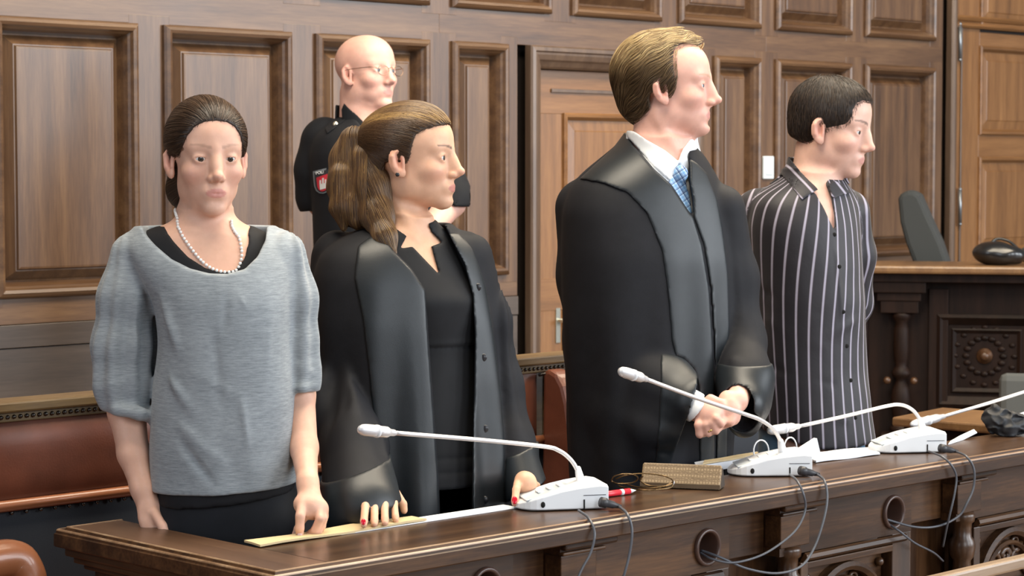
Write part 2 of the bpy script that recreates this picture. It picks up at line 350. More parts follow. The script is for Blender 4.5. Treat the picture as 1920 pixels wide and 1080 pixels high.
# local frame: x along the front, -y or +y towards the viewer
sgn = 1 if np.dot(np.array([-jv[1], jv[0], 0]), jn) > 0 else -1
def jbox(name, u0, u1, o0, o1, z0, z1, m, bev=.003):
    y = sorted((sgn*o0, sgn*o1)); return boxo(name, (u0, u1, y[0], y[1], z0, z1), M[m], jb, bev)
jbox('bench_top', -.5, 1.6, -.45, .02, 1.066, 1.1, 'judge_top', .010)
jbox('bench_top_moulding', -.48, 1.58, -.40, -.02, 1.03, 1.067, 'judge')
jbox('front_board', -.48, 1.58, -.16, -.12, 0, 1.03, 'judge')
u, _ = JP(1690, 600, -.07)
jbox('cornice_block', u-.13, u+.10, -.12, -.03, .985, 1.032, 'judge'); jbox('cornice_block', u-.10, u+.08, -.12, -.045, .95, .986, 'judge'); jbox('capital', u-.085, u+.07, -.12, -.05, .90, .951, 'judge')
def colprof(z0, z1):
    T = [(.0, .040), (.03, .044), (.05, .040), (.06, .024), (.12, .030), (.2, .036), (.28, .040), (.36, .034), (.42, .022), (.45, .020), (.47, .034), (.50, .038), (.53, .030), (.56, .022), (.60, .028), (.70, .032), (.86, .030), (.92, .024), (.95, .034), (.98, .038), (1, .034)]
    return [(r, z0+(z1-z0)*t) for t, r in T]
for uu in (u, u+1.25):
    bm = BM(); lathe(bm, [(r*1.05, z) for r, z in colprof(.40, .90)], 24, (uu, -sgn*.085, 0)); from_bm('turned_column', bm, M['judge'], jb, smooth=True)
    jbox('pedestal', uu-.08, uu+.08, -.12, -.02, 0, .40, 'judge', .006)
    for du in (-.055, .055):
        bm = BM(); uvs(bm, (uu+du, -sgn*.045, .62), .016, 12); from_bm('knob', bm, M['desk_z'], jb, smooth=True)
jbox('pilaster', u+.11, u+.19, -.12, -.10, .02, 1.0, 'judge')
pu0, pz1 = JP(1757, 588, -.12); pu1 = JP(1945, 590, -.12)[0]; pz0 = JP(1757, 762, -.12)[1]
def jframe(o0, o1, zz0, zz1, w_, pr, name, m):
    bm = BM()
    P = [(0, 0), (0, pr*.7), (w_*.3, pr), (w_*.6, pr*.6), (w_, pr*.1), (w_, -.01)]
    rings = []
    for sx, sz in ((0, 0), (1, 0), (1, 1), (0, 1)): rings.append([bm.verts.new((o1-o if sx else o0+o, sgn*(-.12+p), zz1-o if sz else zz0+o)) for o, p in P])
    for i in range(4):
        for j in range(len(P)-1): bm.faces.new((rings[i][j], rings[(i+1) % 4][j], rings[(i+1) % 4][j+1], rings[i][j+1]))
    from_bm(name, bm, M[m], jb)
jframe(pu0, pu1, pz0, pz1, .045, .03, 'panel_frame', 'judge'); jframe(pu0+.06, pu1-.06, pz0+.06, pz1-.06, .02, .012, 'inner_frame', 'judge')
jframe(-.42, u-.14, pz0, pz1, .045, .03, 'panel_frame', 'judge')
ku, kz = JP(1846, 668, -.11)
bm = BM(); lathe(bm, [(.034, 0), (.032, .006), (.020, .010), (.018, .018), (.010, .024)], 20); o = from_bm('rosette', bm, M['desk_z'], jb, smooth=True); o.rotation_euler = (-sgn*math.pi/2, 0, 0); o.location = (ku, -sgn*.119, kz)
for k in range(16):
    a = k*2*math.pi/16
    for rr, s in ((.075, .017), (.12, .014)):
        bm = BM(); uvs(bm, (ku+rr*math.cos(a), -sgn*.119, kz+rr*math.sin(a)), s, 8, (1, .5, .7)); from_bm('carved_leaf', bm, M['judge'], jb, smooth=True)
# chair and bag up at the judges' bench
def jpt(x, y, off): return PN(x, y, J0+jn*off, jn)
gc = thing('office_chair', 'grey fabric chair leaning behind the judges bench, left of the black bag', 'chair', tuple(jpt(1745, 500, -.75)*np.array([1, 1, 0])), jr)
g0 = jpt(1745, 500, -.75)
def gl(x, y): q = jpt(x, y, -.75); return float(np.dot(q-g0, jv)), float(q[2])
ol = [(1688, 372), (1692, 362), (1705, 357), (1718, 358), (1728, 366), (1745, 405), (1768, 455), (1783, 500), (1800, 560), (1735, 560), (1722, 505), (1702, 452), (1692, 415)]
pl = [gl(*q) for q in ol]
bm = BM(); prism(bm, pl, lambda a, b: (a, -.20, b), lambda a, b: (a, .20, b)); from_bm('backrest', bm, M['grey_fabric'], gc, bevel=.018)
sz = pl[8][1]-.02
bm = BM(); box(bm, -.12, .40, -.24, .24, sz-.10, sz); from_bm('seat', bm, M['grey_fabric'], gc, bevel=.03)
bm = BM(); tube(bm, [(.1, 0, .05), (.1, 0, sz-.08)], .03, 12); from_bm('post', bm, M['dark_plastic'], gc, smooth=True)
for k in range(5):
    a = k*2*math.pi/5; bm = BM(); tube(bm, [(.1, 0, .06), (.1+.26*math.cos(a), .26*math.sin(a), .04)], .02, 8); uvs(bm, (.1+.26*math.cos(a), .26*math.sin(a), .028), .028, 8); from_bm('foot', bm, M['dark_plastic'], gc, smooth=True)
# ------------------------------------------------------------------ the long desk in front
DZ = .80; YF, YB = 2.955, 3.163; XL, XR = 2.318, 5.75
dk = thing('desk', 'long dark carved oak desk rail in front of the standing people', 'desk', (3.5, 3.0, 0))
ox, oy = 3.5, 3.0
# profile of the top's edge: beads and a fascia
def edge_prof(): return [(-.0, .7975), (.004, .7995), (.009, .7985), (.011, .7945), (.014, .7935), (.019, .7955), (.023, .792), (.0235, .788), (.026, .786), (.0265, .763), (.024, .7605), (.0, .7600)]
L_in = 2.437; YL = 3.595
bm = BM(); box(bm, L_in-.003-ox, XR-ox, YF-oy, YB-oy, .761, .7995)
from_bm('desktop', bm, M['desktop'], dk, bevel=.0015)
bm = BM(); box(bm, XL-ox, L_in-.0035-ox, YF+.001-oy, YL-oy, .761, .7995)
from_bm('desktop_end', bm, M['desktop_y'], dk, bevel=.0015)
bm = BM(); P = edge_prof(); R = []
path = [(XR, YF, 0, -1), (XL, YF, -1, -1), (XL, YL, -1, 1), (L_in, YL, .0, 1)]
for x, y, dx, dy in path: R.append([bm.verts.new((x+dx*o-ox, y+dy*o-oy, z)) for o, z in P])
for a, b in zip(R, R[1:]):
    for i in range(len(P)-1): bm.faces.new((a[i], b[i], b[i+1], a[i+1]))
from_bm('edge_moulding', bm, M['desk_x'], dk)
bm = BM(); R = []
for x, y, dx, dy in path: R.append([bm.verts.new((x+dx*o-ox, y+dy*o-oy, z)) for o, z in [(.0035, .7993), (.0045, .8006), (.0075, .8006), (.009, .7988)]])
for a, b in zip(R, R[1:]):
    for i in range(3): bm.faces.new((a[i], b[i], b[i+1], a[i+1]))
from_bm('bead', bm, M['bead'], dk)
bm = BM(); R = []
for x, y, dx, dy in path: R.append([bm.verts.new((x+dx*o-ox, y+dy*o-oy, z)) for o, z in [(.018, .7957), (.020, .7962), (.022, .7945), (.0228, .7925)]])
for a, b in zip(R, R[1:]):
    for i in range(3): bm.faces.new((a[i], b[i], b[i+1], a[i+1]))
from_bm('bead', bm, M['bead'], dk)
def dbox(name, x0, x1, y0, y1, z0, z1, m='desk_x', bev=.002): return boxo(name, (x0-ox, x1-ox, y0-oy, y1-oy, z0, z1), M[m], dk, bev)
# moulding courses under the end return
for k, (o, z0, z1) in enumerate(((.012, .742, .760), (.000, .728, .7425), (-.014, .716, .7285))):
    dbox('end_moulding', XL-o, L_in+.02, YF-.0+k*.004, YL+.0+o, z0, z1, 'desk_y', .004)
dbox('end_panel', XL+.03, L_in-.02, YF+.05, YL-.03, 0, .717, 'desk_z')
dbox('end_base', XL+.01, L_in, YF+.03, YL-.02, 0, .10, 'desk_y', .004)
# front: recessed board, projecting bays with blocks
FYR = 3.030; FYB = 2.985
dbox('apron', XL+.03, XR, FYR+.001, FYR+.03, .64, .761, 'desk_x')
dbox('back_panel', XL+.03, XR, FYR+.045, FYR+.065, 0, .65, 'desk_z')
dbox('shelf', XL+.03, XR, FYR+.03, YB-.005, .735, .760, 'desk_x')
GX = [2.851, 3.506, 4.180, 4.86, 5.54]; BX = [2.36, 3.057, 3.755, 4.443, 5.131]
BX2 = BX+[5.82]
def grommet(x, z):
    bm = BM(); n = 28
    prof = [(.041, .0), (.041, .006), (.037, .009), (.033, .007), (.031, .002), (.030, -.03), (.029, -.05)]
    R = [[bm.verts.new((x-ox+r*math.cos(2*math.pi*k/n), FYB-.0005-oy-p, z+r*math.sin(2*math.pi*k/n))) for k in range(n)] for r, p in prof]
    for a, b in zip(R, R[1:]):
        for k in range(n): bm.faces.new((a[k], a[(k+1) % n], b[(k+1) % n], b[k]))
    o = from_bm('cable_ring', bm, M['leather_br'], dk, smooth=True)
    return o
M['leather_br'] = plain('brown_plastic_ring', (.075, .040, .030), .35)
def plate_with_hole(x0, x1, z0, z1, y, hx, hz, r, name='bay_board'):
    bm = BM(); n = 32; outer = []; inner = []
    for k in range(n):
        a = 2*math.pi*(k+.5)/n; c, s = math.cos(a), math.sin(a)
        inner.append((hx+r*c, hz+r*s))
        tx = ((x1-hx)/c if c > 0 else (x0-hx)/c) if abs(c) > 1e-6 else 1e9; tz = ((z1-hz)/s if s > 0 else (z0-hz)/s) if abs(s) > 1e-6 else 1e9
        t = min(tx, tz); outer.append((hx+t*c, hz+t*s))
    # corners snapped
    for cx, cz in ((x0, z0), (x1, z0), (x1, z1), (x0, z1)):
        i = min(range(n), key=lambda k: (outer[k][0]-cx)**2+(outer[k][1]-cz)**2); outer[i] = (cx, cz)
    f = [bm.verts.new((a-ox, y-oy, b)) for a, b in outer]; g = [bm.verts.new((a-ox, y-oy, b)) for a, b in inner]; h = [bm.verts.new((a-ox, y+.03-oy, b)) for a, b in inner]; f2 = [bm.verts.new((a-ox, y+.045-oy, b)) for a, b in outer]
    for k in range(n):
        j = (k+1) % n; bm.faces.new((f[k], f[j], g[j], g[k])); bm.faces.new((g[k], g[j], h[j], h[k])); bm.faces.new((f[k], f2[k], f2[j], f[j]))
    from_bm(name, bm, M['desk_x'], dk)
def arch(bm, xc, z0, r0, r1, y0, y1, n=24):
    R = []
    for k in range(n+1):
        a = math.pi*k/n; c, s = math.cos(a), math.sin(a)
        R.append([bm.verts.new((xc+r*c-ox, y-oy, z0+r*s)) for r, y in ((r0, y1), (r0, y0), ((r0+r1)/2, y0-.006), (r1, y0), (r1, y1))])
    for a, b in zip(R, R[1:]):
        for i in range(4): bm.faces.new((a[i], b[i], b[i+1], a[i+1]))
for bi in range(5):
    x0 = BX[bi]; x1 = GX[bi]+.075; xn = BX2[bi+1]; gx = GX[bi]
    hz = .700
    # projecting bay from the block to just past the grommet
    plate_with_hole(x0, x1, .636, .7605, FYB, gx, hz-.008 if bi == 0 else .690, .034)
    grommet(gx, hz-.008 if bi == 0 else .690)
    # crown block at the head of each bay
    dbox('block_moulding', x0, x0+.155, FYB-.016, FYB+.002, .738, .752, 'bead' if 0 else 'desk_x', .005)
    dbox('block_moulding', x0, x0+.125, FYB-.010, FYB+.002, .727, .7345, 'desk_x', .003)
    dbox('block', x0-.003, x0+.100, FYB-.006, FYB+.04, .655, .7275, 'desk_x', .002)
    # turned post under the block
    bm = BM(); T = [(.0, .040), (.03, .046), (.06, .040), (.10, .030), (.2, .034), (.35, .041), (.5, .044), (.62, .040), (.74, .030), (.80, .026), (.82, .036), (.86, .040), (.885, .036), (.9, .028), (.93, .027), (.955, .029), (.962, .036), (.985, .038), (1, .034)]
    lathe(bm, [(r*.82, .05+(.655-.05)*t) for t, r in T], 26, (x0+.045-ox, FYB+.012-oy, 0)); from_bm('turned_post', bm, M['desk_z'], dk, smooth=True)
    # long moulding below the apron, stopping at the bay's end
    bm = BM(); pr = [(.0, .004), (.004, .010), (.012, .013), (.017, .009), (.020, .003), (.022, -.01)]
    a = [bm.verts.new((x0+.085-ox, FYB-p-oy, .6355-z)) for z, p in pr]; b = [bm.verts.new((x1-.03-ox, FYB-p-oy, .6355-z)) for z, p in pr]
    for i in range(len(pr)-1): bm.faces.new((a[i], b[i], b[i+1], a[i+1]))
    bm.faces.new(a); bm.faces.new(b[::-1]); from_bm('long_moulding', bm, M['desk_x'], dk)
    dbox('bay_stile', x0+.072, x0+.100, FYB-.004, FYB+.04, .05, .614, 'desk_z'); dbox('bay_stile', x1-.075, x1, FYB-.0, FYB+.045, .05, .637, 'desk_z')
    dbox('bay_rail', x0+.10, x1-.074, FYB-.002, FYB+.04, .597, .6125, 'desk_x')
    # arch with pierced carving
    ax0, ax1 = x0+.105, x1-.078; xc = (ax0+ax1)/2; ra = (ax1-ax0)/2-.006; za = .592-ra
    bm = BM(); arch(bm, xc, za, ra-.020, ra, FYB+.006, FYB+.03); from_bm('arch_moulding', bm, M['desk_x'], dk, smooth=False)
    bm = BM(); arch(bm, xc, za, ra-.046, ra-.034, FYB+.014, FYB+.03); from_bm('arch_moulding', bm, M['desk_x'], dk)
    bm = BM()      # spandrel board behind
    box(bm, ax0-ox, ax1-ox, FYB+.030-oy, FYB+.042-oy, za-.10, .60); from_bm('spandrel_board', bm, M['desk_x'], dk)
    dbox('lower_board', ax0, ax1, FYB+.03, FYB+.042, .05, za-.1, 'desk_z')
    dbox('tie_rail', ax0, ax1, FYB+.010, FYB+.035, za-.018, za+.012, 'desk_x')
    rng = random.Random(bi)
    for s in (-1, 1):
        bm = BM(); uvs(bm, (xc+s*(ra-.012)-ox, FYB+.022-oy, .592-.02), .011, 10); from_bm('boss', bm, M['desk_z'], dk, smooth=True)
        for (u0, v0, r0, tw) in ((.35, .32, .26, 1), (.30, .66, .18, -1), (.66, .22, .18, -1), (.0, .45, .14, 1)):
            bm = BM(); pts = []
            for k in range(15):
                t = k/14*2.2*math.pi; rr = ra*r0*(1-.72*k/14)
                pts.append((xc+s*(ra*u0+rr*math.cos(t*tw))-ox, FYB+.026-oy, za+ra*v0*.95+rr*math.sin(t*tw)+.01))
            tube(bm, pts, .006, 6, taper=[.0075-.003*k/14 for k in range(15)]); from_bm('carved_scroll', bm, M['desk_z'], dk, smooth=True)
dbox('plinth', XL+.02, XR, FYB-.02, FYB+.06, 0, .05, 'desk_x', .006)
for x0, x1 in ((XL+.03, 2.36),): dbox('end_board', x0, x1, FYB, FYB+.05, .0, .7605, 'desk_z')

# ------------------------------------------------------------------ conference microphones
def wedge(base_l, base_r, depth, hgt_r, hgt_l):
    """a wedge shaped desk unit, nose rounded; returns bm in world minus origin"""
def mic_unit(idx, tip, rear, neck_px, Yn, head_px, label, hang, Yh=None):
    tip = np.array(tip); rear = np.array(rear); e1 = (rear-tip); Lg = np.linalg.norm(e1[:2]); e1 = e1/np.linalg.norm(e1); e1[2] = 0
    e2 = np.array([-e1[1], e1[0], 0])   # away from the viewer
    t = thing('microphone', label, 'microphone', (tip[0], tip[1], DZ), math.atan2(e1[1], e1[0]), 'conference microphones along the desk')
    Dp = .105; bm = BM(); secs = []
    prof = [(0, .012), (.10, .021), (.25, .032), (.45, .043), (.66, .0505), (.85, .055), (.97, .0565), (1, .053)]
    n = 9
    # plan outline: rounded nose; extrude with sloping top
    plan = []
    for k in range(13):
        a = math.pi/2+math.pi*k/12; plan.append((.052+.052*math.cos(a)*.95-.0, Dp/2+Dp/2*math.sin(a)*-1))
    plan = [(x, y) for x, y in plan]; m = 8
    front = [(.052+(Lg-.052)*k/m, 0) for k in range(1, m+1)]; back = [(x, Dp) for x, _ in front[::-1]]
    lo = [(x, y) for x, y in plan]
    lo = sorted(plan, key=lambda q: q[1])      # nose from y=0 to y=Dp
    outline = back+[p for p in lo[::-1]]+front
    def top(x): return float(np.interp(x/Lg, [p[0] for p in prof], [p[1] for p in prof]))
    def ring(off, zf): 
        out = []
        for x, y in outline:
            cx, cy = Lg*.5, Dp/2; sx = 1-off/(Lg*.5); sy = 1-off/(Dp/2)
            out.append(bm.verts.new((cx+(x-cx)*sx, cy+(y-cy)*sy, zf(x))))
        return out
    R = [ring(.004, lambda x: .0015), ring(0, lambda x: .004), ring(0, lambda x: top(x)*.86), ring(.0025, lambda x: top(x)*.97), ring(.008, lambda x: top(x)+.0005)]
    bm.faces.new(R[0])
    for a, b in zip(R, R[1:]):
        for i in range(len(a)): j = (i+1) % len(a); bm.faces.new((a[i], a[j], b[j], b[i]))
    bm.faces.new(R[-1][::-1]); from_bm('base', bm, M['white'], t, smooth=False, bevel=.0015)
    bm = BM(); c = [(.02, .010), (.02, Dp-.010), (Lg*.60, Dp-.010), (Lg*.60, .010)]
    prism(bm, c, lambda x, y: (x, y, top(x)-.001), lambda x, y: (x, y, top(x)+.0011)); from_bm('control_panel', bm, M['white_panel'], t, bevel=.001)
    for k in range(3):
        bm = BM(); x = .05+.022*k; box(bm, x, x+.014, Dp*.35, Dp*.65, top(x), top(x)+.0028); from_bm('button', bm, M['white'], t, bevel=.001)
    bm = BM(); x = .052; uvs(bm, (x, -.0005, .014), .0058, 12, (.8, .35, 1.1)); from_bm('socket', bm, M['black'], t, smooth=True)
    bm = BM(); box(bm, Lg*.72, Lg*.735, -.0012, .002, .002, .022); from_bm('cable_slot', bm, M['black'], t)
    bm = BM(); box(bm, Lg*.72, Lg-.006, -.0008, .001, .030, .0312); from_bm('seam', bm, M['dark_plastic'], t)
    mw = Matrix.Translation((tip[0], tip[1], DZ)) @ Matrix.Rotation(math.atan2(e1[1], e1[0]), 4, 'Z'); inv = mw.inverted()
    loc = lambda p: tuple(inv @ Vector(p))
    Pn = []
    for i, (x, y) in enumerate(neck_px):
        f = i/(len(neck_px)-1); Pn.append(loc(PY(x, y, Yn+(Yh-Yn)*f**1.0 if Yh else Yn)))
    pts = spline(Pn, 6); bm = BM(); tube(bm, pts, .0042, 10, taper=[.0046]*len(pts)); from_bm('gooseneck', bm, M['neckmetal'], t, smooth=True)
    bm = BM(); a = Vector(Pn[0]); b = (Vector(pts[4])-a).normalized(); tube(bm, [a-b*.012, a, a+b*.012, a+b*.035, a+b*.038], .008, 12, taper=[.012, .0115, .0095, .0065, .0045]); from_bm('collar', bm, M['white'], t, smooth=True)
    hp = [Vector(loc(PY(x, y, Yh or Yn))) for x, y in head_px]; h0, h1 = hp; d = h1-h0
    bm = BM(); tt = [0, .1, .3, .42, .5, .75, 1]; rr = [.0050, .0066, .0072, .0100, .0112, .0112, .0112]
    tube(bm, [h0+d*(q*.52) for q in tt], .01, 14, taper=rr); from_bm('mic_body', bm, M['neckmetal'], t, smooth=True)
    bm = BM(); tt = [0, .3, .6, .8, .93, 1]; rr = [.0118, .0120, .0118, .0105, .0075, .002]
    tube(bm, [h0+d*(.50+.5*q) for q in tt], .01, 14, taper=rr); from_bm('mic_grille', bm, M['silver'], t, smooth=True)
    bm = BM(); tube(bm, [h0+d*.48, h0+d*.54], .0125, 16); from_bm('ring', bm, M['white'], t, smooth=True)
    # plug and cables
    for ci, (plug, path, yy, r) in enumerate(hang):
        pp = [loc(PY(x, y, v)) for (x, y), v in zip(path, yy)]
        sp = spline(pp, 7); bm = BM(); tube(bm, sp, r, 8); cb = from_bm('cable', bm, M['cable'], t, smooth=True)
        if plug:
            a = Vector(loc(PY(*plug[0], plug[2]))); b = Vector(pp[0]); d_ = b-a
            bm = BM(); tube(bm, [a, a+d_*.3, a+d_*.33, a+d_*.72, a+d_*.8, b+d_*.12], .009, 12, taper=[.0105, .0105, .0085, .0075, .0058, .004]); from_bm('plug', bm, M['dark_plastic'], t, smooth=True)
    return t
# base corner points on the desk
def bpts(xt, yt, xr_, yr): return PZ(xt, yt, DZ), PZ(xr_, yr, DZ)
a, b = bpts(978, 962, 1148, 956)
mic_unit(0, a+np.array([0, .01, 0]), b+np.array([-.0, .01, 0]), [(1090, 908), (1084, 885), (1070, 862), (1048, 845), (1018, 837), (900, 825), (742, 812)], 3.075, [(742, 812), (672, 805)], 'white desk microphone before the dark-haired woman in the black robe, nearest of the row',
    [(None, [(1085, 957), (1104, 972), (1115, 1000), (1108, 1035), (1092, 1065), (1078, 1095), (1060, 1130)], [3.0, 2.945, 2.92, 2.92, 2.925, 2.93, 2.95], .0027),
     (((1126, 941), 0, 3.0), [(1160, 949), (1176, 964), (1185, 995), (1180, 1040), (1168, 1085), (1150, 1140)], [2.985, 2.93, 2.915, 2.915, 2.92, 2.94], .0029)], 3.13)
a, b = bpts(1368, 896, 1500, 900)
a, b = PZ(1368, 895, DZ), PZ(1523, 894, DZ)
mic_unit(1, a, b, [(1468, 850), (1462, 824), (1448, 803), (1425, 787), (1395, 776), (1300, 744), (1214, 712)], 3.08, [(1214, 712), (1161, 695)], 'white desk microphone standing to the right of the brown glasses case',
    [(None, [(1481, 890), (1494, 901), (1506, 925), (1510, 955), (1495, 990), (1465, 1018), (1425, 1042), (1375, 1055), (1335, 1048), (1312, 1036)], [3.0, 2.945, 2.92, 2.92, 2.92, 2.925, 2.93, 2.94, 2.965, 3.0], .0027),
     (((1500, 882), 0, 3.0), [(1532, 889), (1546, 902), (1551, 935), (1543, 980), (1525, 1030), (1500, 1063), (1455, 1075), (1400, 1066), (1350, 1045), (1314, 1032)], [2.985, 2.93, 2.915, 2.91, 2.91, 2.91, 2.92, 2.935, 2.96, 3.0], .0029)], 3.05)
a, b = PZ(1641, 852, DZ), PZ(1775, 849, DZ)
mic_unit(2, a, b, [(1732, 810), (1724, 786), (1710, 768), (1688, 759), (1660, 762), (1590, 779), (1500, 799)], 3.10, [(1500, 799), (1440, 808)], 'white desk microphone standing right of the man in the striped shirt',
    [(None, [(1741, 846), (1764, 855), (1782, 870), (1793, 893), (1790, 925), (1782, 960), (1775, 990), (1768, 1025)], [3.0, 2.945, 2.92, 2.915, 2.915, 2.92, 2.935, 2.96], .0027),
     (((1763, 840), 0, 3.0), [(1792, 846), (1812, 856), (1826, 880), (1825, 915), (1812, 945), (1797, 968), (1760, 986), (1715, 988), (1655, 972)], [2.985, 2.93, 2.915, 2.915, 2.92, 2.93, 2.945, 2.96, 3.0], .0029),
     (None, [(1655, 975), (1685, 995), (1715, 1018), (1750, 1036), (1768, 1052)], [3.0, 2.96, 2.95, 2.95, 2.97], .0027)], 3.19)
a, b = PZ(1902, 812, DZ), PZ(2028, 806, DZ)
mic_unit(3, a, b, [(1985, 770), (1978, 748), (1964, 732), (1946, 728), (1920, 735), (1850, 757), (1772, 780)], 3.12, [(1772, 780), (1708, 797)], 'white desk microphone cut off by the right edge of the photo', [], 3.23)

# ------------------------------------------------------------------ things lying on the desk
def sheet(name, quad, th, mat, lift=.0, curl=0, n=8):
    """a thin card with thickness whose corner points lie on the desk"""
    bm = BM(); q = [np.array(p, float) for p in quad]; G = []
    for i in range(n+1):
        r = []
        for j in range(3):
            u, v = i/n, j/2; p = (q[0]*(1-u)+q[1]*u)*(1-v)+(q[3]*(1-u)+q[2]*u)*v
            r.append(p+np.array([0, 0, lift+curl*math.sin(u*9+j)*.5+abs(curl)*.5]))
        G.append(r)
    T = [[bm.verts.new(tuple(p+np.array([0, 0, th]))) for p in r] for r in G]; B = [[bm.verts.new(tuple(p)) for p in r] for r in G]
    for i in range(n):
        for j in range(2):
            bm.faces.new((T[i][j], T[i+1][j], T[i+1][j+1], T[i][j+1])); bm.faces.new((B[i][j], B[i][j+1], B[i+1][j+1], B[i+1][j]))
        bm.faces.new((T[i][0], B[i][0], B[i+1][0], T[i+1][0])); bm.faces.new((T[i][2], T[i+1][2], B[i+1][2], B[i][2]))
    for i, s in ((0, 1), (n, -1)):
        for j in range(2): bm.faces.new((T[i][j], T[i][j+1], B[i][j+1], B[i][j]))
    return from_bm(name, bm, mat, None)
Z = DZ+.0003
def pz(x, y, z=Z): return PZ(x, y, z)
yb = .24
o = sheet('paper_folder', [pz(488, 1027), pz(800, 978), pz(800, 978)+np.array([.01, .055, 0]), pz(488, 1027)+np.array([.005, .055, 0])], .004, M['manila'], .0, .003); tag(o, 'thin buff card folder at the back edge of the desk under a hand', 'folder')
o = sheet('loose_paper', [pz(640, 1003), pz(975, 952), pz(975, 952)+np.array([.0, .05, 0]), pz(640, 1003)+np.array([0, .05, 0])], .0012, M['paper'], .0, .0); o.location.z = -.0002 ; tag(o, 'white sheets between the buff folder and the nearest microphone', 'paper')
o = sheet('paper_stack', [pz(1306, 889), pz(1425, 868), pz(1425, 868)+np.array([.05, .05, 0]), pz(1306, 889)+np.array([.05, .05, 0])], .018, M['paper'], .0, .0); tag(o, 'stack of papers behind the brown glasses case and second microphone', 'papers')
o = sheet('paper_stack_top', [pz(1318, 872, Z+.019), pz(1420, 855, Z+.019), pz(1420, 855, Z+.019)+np.array([.04, .03, 0]), pz(1318, 872, Z+.019)+np.array([.04, .03, 0])], .004, M['manila'], 0, .001); o.name = 'paper_folder'; tag(o, 'buff sheet lying on the stack of papers beside the glasses case', 'folder')
o = sheet('open_file', [pz(1530, 868), pz(1650, 853), pz(1660, 845)+np.array([.0, .05, 0]), pz(1530, 858)+np.array([.0, .05, 0])], .004, M['paper'], .0, .002); tag(o, 'white open file of papers between the second and third microphones', 'papers')
bm = BM()   # propped file back edge
q = [PY(x, y, 3.135) for x, y in ((1470, 862), (1532, 822), (1538, 848), (1490, 884))]
prism(bm, range(4), lambda i: tuple(q[i]), lambda i: tuple(q[i]+np.array([.004, .012, 0]))) if 0 else None
a_ = [bm.verts.new(tuple(p)) for p in q]; b_ = [bm.verts.new(tuple(p+np.array([.006, .014, 0]))) for p in q]; bm.faces.new(a_); bm.faces.new(b_[::-1])
for i in range(4): bm.faces.new((a_[i], b_[i], b_[(i+1) % 4], a_[(i+1) % 4]))
o = from_bm('file_cover', bm, M['paper']); tag(o, 'white file cover propped up behind the second microphone', 'folder')
bm = BM(); q = [PZ(1778, 834, Z), PZ(1806, 825, Z), PZ(1832, 812, Z+.012), PZ(1826, 806, Z+.016), PZ(1800, 818, Z+.008), PZ(1782, 828, Z)]
a_ = [bm.verts.new(tuple(p)) for p in q]; b_ = [bm.verts.new(tuple(p+np.array([0, 0, .002]))) for p in q]; bm.faces.new(a_); bm.faces.new(b_[::-1])
for i in range(6): bm.faces.new((a_[i], b_[i], b_[(i+1) % 6], a_[(i+1) % 6]))
o = from_bm('paper_slip', bm, M['paper']); tag(o, 'curled white paper slip right of the third microphone', 'paper')
# wire rings (ring binder) poking up behind mic 2
for k, (cx, cy, rx, ry, yy) in enumerate(((1427, 845, 14, 20, 3.155), (1482, 842, 12, 22, 3.16))):
    bm = BM(); pts = [PY(cx+rx*math.cos(a), cy-ry*math.sin(a), yy) for a in np.linspace(-.7, math.pi+.7, 16)]
    tube(bm, pts, .0019, 6); o = from_bm('cable_loop', bm, M['white'], smooth=True); tag(o, ['small white wire loop behind the left side of the second microphone', 'small white wire loop behind the second gooseneck'][k], 'wire')
# glasses case
g = PZ(1200, 914, DZ); g1 = PZ(1350, 920, DZ); e1 = g1-g; Lc = np.linalg.norm(e1)
gcase = thing('glasses_case', 'brown patterned triangular glasses case lying on the desk', 'case', tuple(g), math.atan2(e1[1], e1[0]))
def case_mat():
    m, nt, b = new_mat('woven_brown_leatherette'); tc = N(nt, 'ShaderNodeTexCoord'); mp = N(nt, 'ShaderNodeMapping'); mp.inputs['Scale'].default_value = (150, 150, 150); mp.inputs['Rotation'].default_value = (0, 0, 0)
    nt.links.new(tc.outputs['Object'], mp.inputs[0]); vo = N(nt, 'ShaderNodeTexVoronoi'); vo.inputs['Scale'].default_value = 1; vo.inputs['Randomness'].default_value = .25; vo.feature = 'DISTANCE_TO_EDGE'; nt.links.new(mp.outputs[0], vo.inputs[0])
    nt.links.new(ramp(nt, vo.outputs[0], [(.0, (.15, .095, .05)), (.12, (.25, .17, .09)), (.3, (.33, .235, .13))]), b.inputs['Base Color']); b.inputs['Roughness'].default_value = .5
    bump(nt, b, vo.outputs[0], .3); return m
CM = case_mat(); Dc = .062; Hc = .052
bm = BM(); tri = [(.0, .0), (Dc, .0), (Dc*.45, Hc)]
V = []
for x in (0, .004, Lc-.004, Lc): s = .94 if x in (0, Lc) else 1; V.append([bm.verts.new((x, Dc*.45+(y-Dc*.45)*s, .001+z*s)) for y, z in tri])
for a_, b_ in zip(V, V[1:]):
    for i in range(3): j = (i+1) % 3; bm.faces.new((a_[i], a_[j], b_[j], b_[i]))
bm.faces.new(V[0]); bm.faces.new(V[-1][::-1]); from_bm('case_body', bm, CM, gcase, bevel=.003)
bm = BM(); prism(bm, [(.006, .004), (Dc-.008, .004), (Dc*.45, Hc*.86)], lambda y, z: (Lc-.001, y, z), lambda y, z: (Lc+.0015, y, z)); from_bm('end_flap', bm, plain('dark_case_end', (.05, .038, .03), .5), gcase)
bm = BM(); box(bm, .0, Lc, -.0012, .0012, .003, .012); from_bm('closing_edge', bm, plain('case_seam', (.12, .08, .045), .45), gcase)
